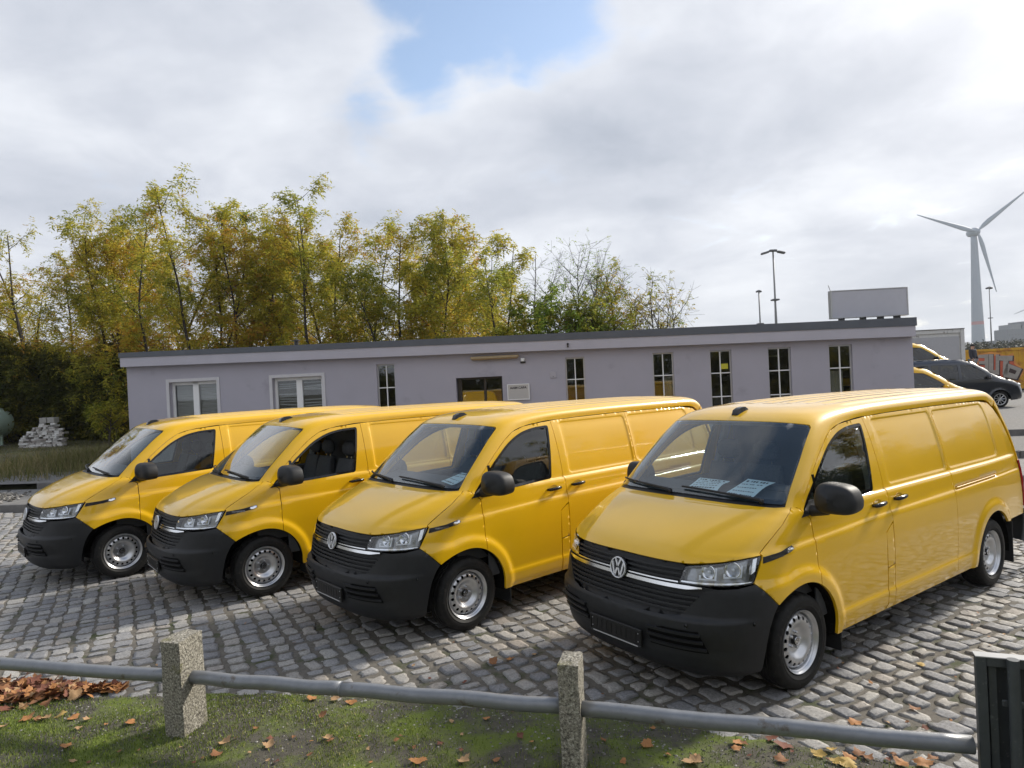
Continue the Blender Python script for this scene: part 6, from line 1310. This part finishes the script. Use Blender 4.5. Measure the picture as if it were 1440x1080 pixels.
# wood line, sheds and works on the horizon at the right
LEAF_FAR = leaf_mat('far_wood_leaf', [(0, (.030, .038, .028)), (.6, (.055, .060, .040)), (1, (.085, .080, .05))], .2)
wl = mass('far_wood', 'far line of dark trees and bushes on the horizon at the right', 55, 140, 150, 175, 3., 8.5, 9000, LEAF_FAR, 41, .55)
FARB = mat('far_hall', (.24, .255, .275), .8); FARB2 = mat('far_works', (.30, .315, .33), .8)
def far_building(name, label, parts, Y):
    x0 = at_y(parts[0][0], 480, Y).x; o = empty(name, (x0, Y, 0), 0, label, 'building')
    for k, (pa, pb, py, nm) in enumerate(parts):
        a, b = at_y(pa, py, Y), at_y(pb, py, Y); mb = MB(); mb.box(((a.x + b.x) / 2 - x0, 6 + k * .2, a.z / 2), (b.x - a.x, 12, a.z)); mb.build(nm, FARB2 if k % 2 else FARB, o)
        n = max(2, int((pb - pa) / 4))
        for i in range(n): xx = a.x + (b.x - a.x) * (i + .5) / n - x0; mb = MB(); mb.box((xx, -.02 + k * .2, a.z * .82), ((b.x - a.x) / n * .5, .1, a.z * .05)); mb.build('window', MAST, o)
    return o
far_building('far_hall', 'long pale hall on the horizon at the right edge', [(1398, 1480, 479, 'hall'), (1480, 1560, 474, 'hall')], 330)
far_building('far_works', 'stepped pale industrial works on the far horizon at the right edge', [(1417, 1452, 463, 'block'), (1424, 1436, 456, 'tower'), (1438, 1470, 452, 'tower')], 420)
# ---------------------------------------------------------------- person
JACK = mat('dark_jacket', (.020, .022, .035), .8); TROU = mat('pale_trousers', (.16, .16, .17), .85); SKIN = mat('skin', (.42, .25, .18), .6); HAIR = mat('dark_cap', (.012, .012, .014), .8)
def person(label, loc, rz, h=1.78):
    o = empty('person', loc, rz, label, 'person')
    def skin(name, pts, edges, rad, m, root=0):
        me = bpy.data.meshes.new(name); me.from_pydata(pts, edges, []); ob = bpy.data.objects.new(name, me); COL.objects.link(ob); md = ob.modifiers.new('s', 'SKIN'); md.use_smooth_shade = True
        for v, r in zip(me.skin_vertices[0].data, rad): v.radius = (r, r) if not isinstance(r, tuple) else r
        me.skin_vertices[0].data[root].use_root = True; sb = ob.modifiers.new('u', 'SUBSURF'); sb.levels = sb.render_levels = 2
        dg = bpy.context.evaluated_depsgraph_get(); m2 = bpy.data.meshes.new_from_object(ob.evaluated_get(dg)); bpy.data.objects.remove(ob); m2.materials.clear(); m2.materials.append(m); q = bpy.data.objects.new(name, m2); COL.objects.link(q); q.parent = o; return q
    pts = [(0, 0, .95), (0, 0, 1.15), (0, 0, 1.38), (0, .01, 1.50), (0, -.01, 1.60), (0, -.015, 1.70), (.19, 0, 1.42), (.24, -.02, 1.14), (.22, -.12, .92), (.21, -.16, .84), (-.19, 0, 1.42), (-.24, -.02, 1.14), (-.22, -.10, .92), (-.21, -.14, .84), (.10, 0, .88), (.11, .02, .50), (.11, .03, .10), (.12, -.10, .04), (-.10, 0, .88), (-.11, -.01, .50), (-.11, .02, .10), (-.12, -.12, .04)]
    ed = [(0, 1), (1, 2), (2, 3), (3, 4), (4, 5), (2, 6), (6, 7), (7, 8), (8, 9), (2, 10), (10, 11), (11, 12), (12, 13), (0, 14), (14, 15), (15, 16), (16, 17), (0, 18), (18, 19), (19, 20), (20, 21)]
    rad = [.15, (.16, .12), (.17, .12), .06, (.085, .10), (.075, .09), .075, .055, .042, .035, .075, .055, .042, .035, .095, .065, .045, .04, .095, .065, .045, .04]
    skin('body', pts, ed, rad, SKIN)
    skin('jacket', [(0, 0, .90), (0, 0, 1.15), (0, 0, 1.38), (0, .0, 1.49), (.20, 0, 1.42), (.25, -.02, 1.14), (.225, -.12, .93), (-.20, 0, 1.42), (-.25, -.02, 1.14), (-.225, -.10, .93)], [(0, 1), (1, 2), (2, 3), (2, 4), (4, 5), (5, 6), (2, 7), (7, 8), (8, 9)], [(.19, .16), (.195, .15), (.20, .145), .085, .095, .072, .058, .095, .072, .058], JACK)
    skin('trousers', [(0, 0, .92), (.10, 0, .86), (.11, .02, .50), (.11, .03, .09), (-.10, 0, .86), (-.11, -.01, .50), (-.11, .02, .09)], [(0, 1), (1, 2), (2, 3), (0, 4), (4, 5), (5, 6)], [.165, .112, .082, .068, .112, .082, .068], TROU)
    mb = MB(); mb.lathe([(.105, 1.655), (.11, 1.70), (.095, 1.755), (.05, 1.785), (0, 1.79)], 16); mb.build('cap', HAIR, o, smooth=True)
    for x in (-.032, .032): mb = MB(); mb.box((x, -.098, 1.645), (.022, .01, .012), 0, .003); mb.build('eye', HAIR, o)
    mb = MB(); mb.add([(0, -.125, 1.61), (-.016, -.095, 1.60), (.016, -.095, 1.60), (0, -.095, 1.655)], [(0, 1, 3), (0, 3, 2), (0, 2, 1)]); mb.build('nose', SKIN, o)
    for sg in (1, -1):
        for f in range(5): mb = MB(); x = sg * (.20 + .011 * (f - 2)); mb.tube([(x, -.15 - .004 * f, .85), (x + sg * .002, -.17, .80), (x, -.165, .765 + (.02 if f in (0, 4) else 0))], [.0095, .009, .007], 6); mb.build('finger', SKIN, o)
    return o
pp = at_y(1368, 500, 37.); person('person in a dark jacket and cap standing beyond the dark estate car', (pp.x, 37., 1.34), radians(25))
# ---------------------------------------------------------------- papers on the dashboards
def paper(van, label, x, y, rz, w, h, rows, seed):
    M_ = Matrix.Translation(van.location) @ Matrix.Rotation(van.rotation_euler.z, 4, 'Z'); nrm_tilt = Matrix.Rotation(radians(16), 4, 'Y'); m4 = M_ @ Matrix.Translation((x, y, 1.338)) @ Matrix.Rotation(rz, 4, 'Z') @ nrm_tilt
    o = empty('paper_sheet', (0, 0, 0), 0, label, 'paper'); o.matrix_world = m4; n = 8; V = []; F = []
    for i in range(n + 1):
        for j in range(n + 1): u, v = i / n - .5, j / n - .5; V.append((u * h, v * w, .012 * sin(u * 5 + seed) * (v + .5) + .02 * max(0, u) ** 2))
    for i in range(n):
        for j in range(n): a = i * (n + 1) + j; F.append((a, a + 1, a + n + 2, a + n + 1))
    mesh_obj('sheet', V, F, PAPER, o, True); r = random.Random(seed); mb = MB()
    for k in range(rows):
        u = -.36 + .72 * k / (rows - 1); v = -.42; big_ = k in (0, rows - 1)
        while v < .36: L = r.uniform(.04, .10); mb.box((u * h, (v + L / 2) * w, .012 * sin(u * 5 + seed) * (v + .5) + .02 * max(0, u) ** 2 + .0025), (h * (.075 if big_ else .032), L * w * .8, .0006)); v += L + r.uniform(.01, .03) + (.06 if r.random() < .2 else 0)
    q = mb.build('writing', INK, o); tag(q, kind='stuff'); return o
paper(VANS[0], 'left one of the two pale blue papers behind the nearest van windscreen', -.23, -.03, radians(8), .28, .22, 5, 1)
paper(VANS[0], 'right one of the two pale blue papers behind the nearest van windscreen', -.23, .36, radians(-3), .26, .34, 5, 2)
paper(VANS[1], 'pale blue paper behind the windscreen of the second van', -.24, .48, radians(-14), .28, .24, 4, 3)
# ---------------------------------------------------------------- fallen leaves
LEAFB = [mat('brown_leaf', (.22, .095, .035), .75, var=.35, vscale=30), mat('orange_leaf', (.36, .16, .05), .7, var=.3, vscale=30), mat('tan_leaf', (.38, .235, .115), .75, var=.3, vscale=30), mat('red_brown_leaf', (.16, .055, .03), .75, var=.3, vscale=30), mat('yellow_leaf_fallen', (.45, .30, .08), .7, var=.25, vscale=30)]
def maple(seed, n=0):
    r = random.Random(seed); lobes = [(-2.25, .62), (-1.25, .92), (0, 1.05), (1.25, .92), (2.25, .62)]; pts = []
    for k, (a, l) in enumerate(lobes):
        l *= r.uniform(.85, 1.12); a += r.uniform(-.1, .1)
        for da, ll in ((-.46, .66), (-.30, .80), (-.16, .78), (0, 1.), (.16, .78), (.30, .80), (.46, .66)): pts.append((sin(a + da) * l * ll, cos(a + da) * l * ll))
    pts.append((.10, -.34)); pts.append((-.10, -.34)); b1, b2, tw = r.uniform(-.3, 1.5), r.uniform(-1., 1.), r.uniform(0, 6.28)
    def lift(x, y): u = x * cos(tw) + y * sin(tw); v = -x * sin(tw) + y * cos(tw); return .30 * b1 * u * u + .28 * b2 * v * abs(v) + .07 * sin(4 * x + seed) + .05 * sin(5 * y + 2 * seed) + .10
    V = [(0, .05, lift(0, .05) + .02)] + [(x * .55, y * .55, lift(x * .55, y * .55)) for x, y in pts] + [(x, y, lift(x, y)) for x, y in pts]; m = len(pts); F = [(0, 1 + k, 1 + (k + 1) % m) for k in range(m)] + [(1 + k, 1 + m + k, 1 + m + (k + 1) % m, 1 + (k + 1) % m) for k in range(m)]
    V += [(0, -.25, .06), (.02, -.25, .06), (.05, -.62, .03), (.03, -.62, .03)]; c = len(V); F.append((c - 4, c - 3, c - 2, c - 1)); return V, F
LM = []
for k in range(10):
    V, F = maple(k + 3); o = mesh_obj('fallen_leaf', np.array(V) * .5, F, LEAFB[k % 5], None, True); LM.append(o.data); bpy.data.objects.remove(o)
def yard_z(x, y): return float(vz(np.array([x]), np.array([y]))[0]) + .012 if y < verge_y(x) else .006
def leaf(px, py, size, k, label, group, rot=None):
    p = at_z(px, py, .02); o = bpy.data.objects.new('fallen_leaf', LM[k % 10]); COL.objects.link(o); o.location = (p.x, p.y, yard_z(p.x, p.y)); o.rotation_euler = (random.uniform(-.2, .2), random.uniform(-.2, .2), random.uniform(0, 6.28) if rot is None else rot); o.scale = (size * .72,) * 3; tag(o, label, 'leaf', group)
GV, GY = 'fallen leaves on the mossy verge', 'fallen leaves on the cobbles'
single = [(1297, 932, .12, 4, 'small pale and red leaf on the cobbles right of the nearest van front wheel', GY), (1225, 957, .07, 1, 'tiny orange leaf scrap on the cobbles between front wheel and sign', GY), (1289, 995, .15, 0, 'curled brown leaf standing on the cobbles left of the sign', GY), (1302, 1020, .09, 3, 'small red-brown leaf just above the pipe near the sign', GY), (1200, 1014, .19, 1, 'orange leaf half hidden behind the pipe right of the second post', GY),
 (692, 930, .17, 0, 'brown leaf on the cobbles left of the second post', GY), (716, 925, .14, 1, 'orange leaf touching the brown one left of the second post', GY), (908, 1050, .17, 1, 'orange leaf on the verge right of the second post', GV), (437, 983, .17, 1, 'orange leaf behind the pipe between both posts', GV), (470, 984, .16, 2, 'tan leaf behind the pipe between both posts', GV), (495, 987, .14, 1, 'orange leaf at the verge edge, right end of the leaves behind the pipe', GV),
 (452, 1012, .12, 0, 'flat brown leaf on the bare soil below the pipe', GV), (315, 1050, .16, 2, 'tan leaf right of the foot of the first post', GV), (380, 1054, .15, 2, 'tan leaf on the moss between both posts, standing alone', GV), (463, 1044, .12, 2, 'small tan leaf on bright moss near the middle', GV), (436, 1066, .10, 0, 'small curled brown leaf near the bottom edge left of the middle', GV), (590, 1076, .18, 1, 'orange leaf cut by the bottom edge in the middle', GV), (648, 1060, .07, 3, 'tiny reddish leaf right of the middle near the bottom edge', GV), (650, 1076, .16, 2, 'pale tan leaf at the bottom edge right of the middle', GV), (980, 1078, .22, 2, 'large tan leaf at the bottom edge right of the second post', GV),
 (182, 1021, .15, 1, 'orange leaf on the moss left of the first post', GV), (92, 1056, .16, 1, 'orange-tan leaf near the bottom left', GV), (8, 998, .20, 3, 'large red-brown leaf at the left edge of the verge', GV), (6, 1027, .12, 2, 'pale tan leaf at the left edge under the red-brown one', GV), (38, 1016, .18, 1, 'orange leaf, left end of the short leaf row on the moss', GV), (66, 1014, .15, 2, 'tan leaf in the short leaf row on the moss', GV), (86, 1009, .16, 4, 'yellow leaf topping the short leaf row on the moss', GV), (103, 1012, .15, 1, 'orange leaf right of the yellow one in the short leaf row', GV), (124, 1015, .13, 2, 'pale leaf at the right end of the short leaf row', GV), (306, 1068, .14, 0, 'brown leaf near the bottom edge by the first post', GV)]
for a in single: leaf(*a)
rl = random.Random(12)
pts = [(1115 + rl.gauss(0, 55), 1052 + rl.gauss(0, 12)) for _ in range(9)] + [(1215 + rl.gauss(0, 40), 1066 + rl.gauss(0, 9)) for _ in range(6)]
for px, py in pts: leaf(px, py, rl.uniform(.10, .20), rl.randrange(10), 'dry leaf in the loose drift of leaves left of the sign under the pipe', 'drift of leaves by the sign')
def scraps(name, label, n, x0, x1, y0, y1, s0, s1, seed):
    r = np.random.default_rng(seed); VV = []; FF = []; MI = []; o_ = 0
    for k in range(n):
        p = at_z(r.uniform(x0, x1), r.uniform(y0, y1), .02); V, F = maple(int(r.integers(1000))); s = r.uniform(s0, s1) / 2; e = Euler((r.uniform(-.3, .3), r.uniform(-.3, .3), r.uniform(0, 6.3))).to_matrix(); V = (np.array(V) * s) @ np.array(e).T + np.array([p.x, p.y, yard_z(p.x, p.y)]); VV.append(V); FF += [tuple(i + o_ for i in f) for f in F]; MI += [int(r.integers(4))] * len(F); o_ += len(V)
    o = mesh_obj(name, np.vstack(VV), FF, None, None, True, None, LEAFB, MI); return tag(o, label, 'leaves', kind='stuff')
scraps('leaf_scraps', 'small dry leaf scraps scattered over the verge', 60, 0, 1360, 1010, 1079, .025, .07, 1); scraps('leaf_scraps', 'small dry leaf scraps caught in the cobble joints', 40, 0, 1430, 850, 1010, .02, .055, 2)
VV = []; FF = []; MI = []; o_ = 0; r = np.random.default_rng(77)
for k in range(420):
    px = r.uniform(-60, 175); w = 1 if px < 50 else max(.15, 1 - (px - 50) / 120); py = 972 - .06 * px + r.normal(0, 9 * w) ; p = at_z(px, py + 4, .02)
    if r.uniform() > w + .25: continue
    V, F = maple(int(r.integers(1000))); s = r.uniform(.04, .08); e = Euler((r.uniform(-.7, .7), r.uniform(-.7, .7), r.uniform(0, 6.3))).to_matrix(); V = (np.array(V) * s) @ np.array(e).T + np.array([p.x, p.y, .015 + r.uniform(0, .045) * w]); VV.append(V); FF += [tuple(i + o_ for i in f) for f in F]; MI += [int(r.choice([0, 0, 1, 1, 2, 3, 3]))] * len(F); o_ += len(V)
lh = mesh_obj('leaf_heap', np.vstack(VV), FF, None, None, True, None, LEAFB, MI); tag(lh, 'heap of brown and orange leaves along the verge edge left of the first post', 'leaves', kind='stuff')

# ---------------------------------------------------------------- thin autumn haze
HZ = bpy.data.materials.new('haze_air'); HZ.use_nodes = True; t = HZ.node_tree; t.nodes.clear(); o_ = t.nodes.new('ShaderNodeOutputMaterial'); pv = t.nodes.new('ShaderNodeVolumePrincipled'); pv.inputs['Color'].default_value = (.86, .90, .95, 1); pv.inputs['Density'].default_value = .00022; pv.inputs['Anisotropy'].default_value = .2; t.links.new(pv.outputs[0], o_.inputs['Volume'])
mb = MB(); mb.box((0, 790, 89.35), (3700, 2260, 181.3)); hz_o = mb.build('haze', HZ); tag(hz_o, kind='stuff')
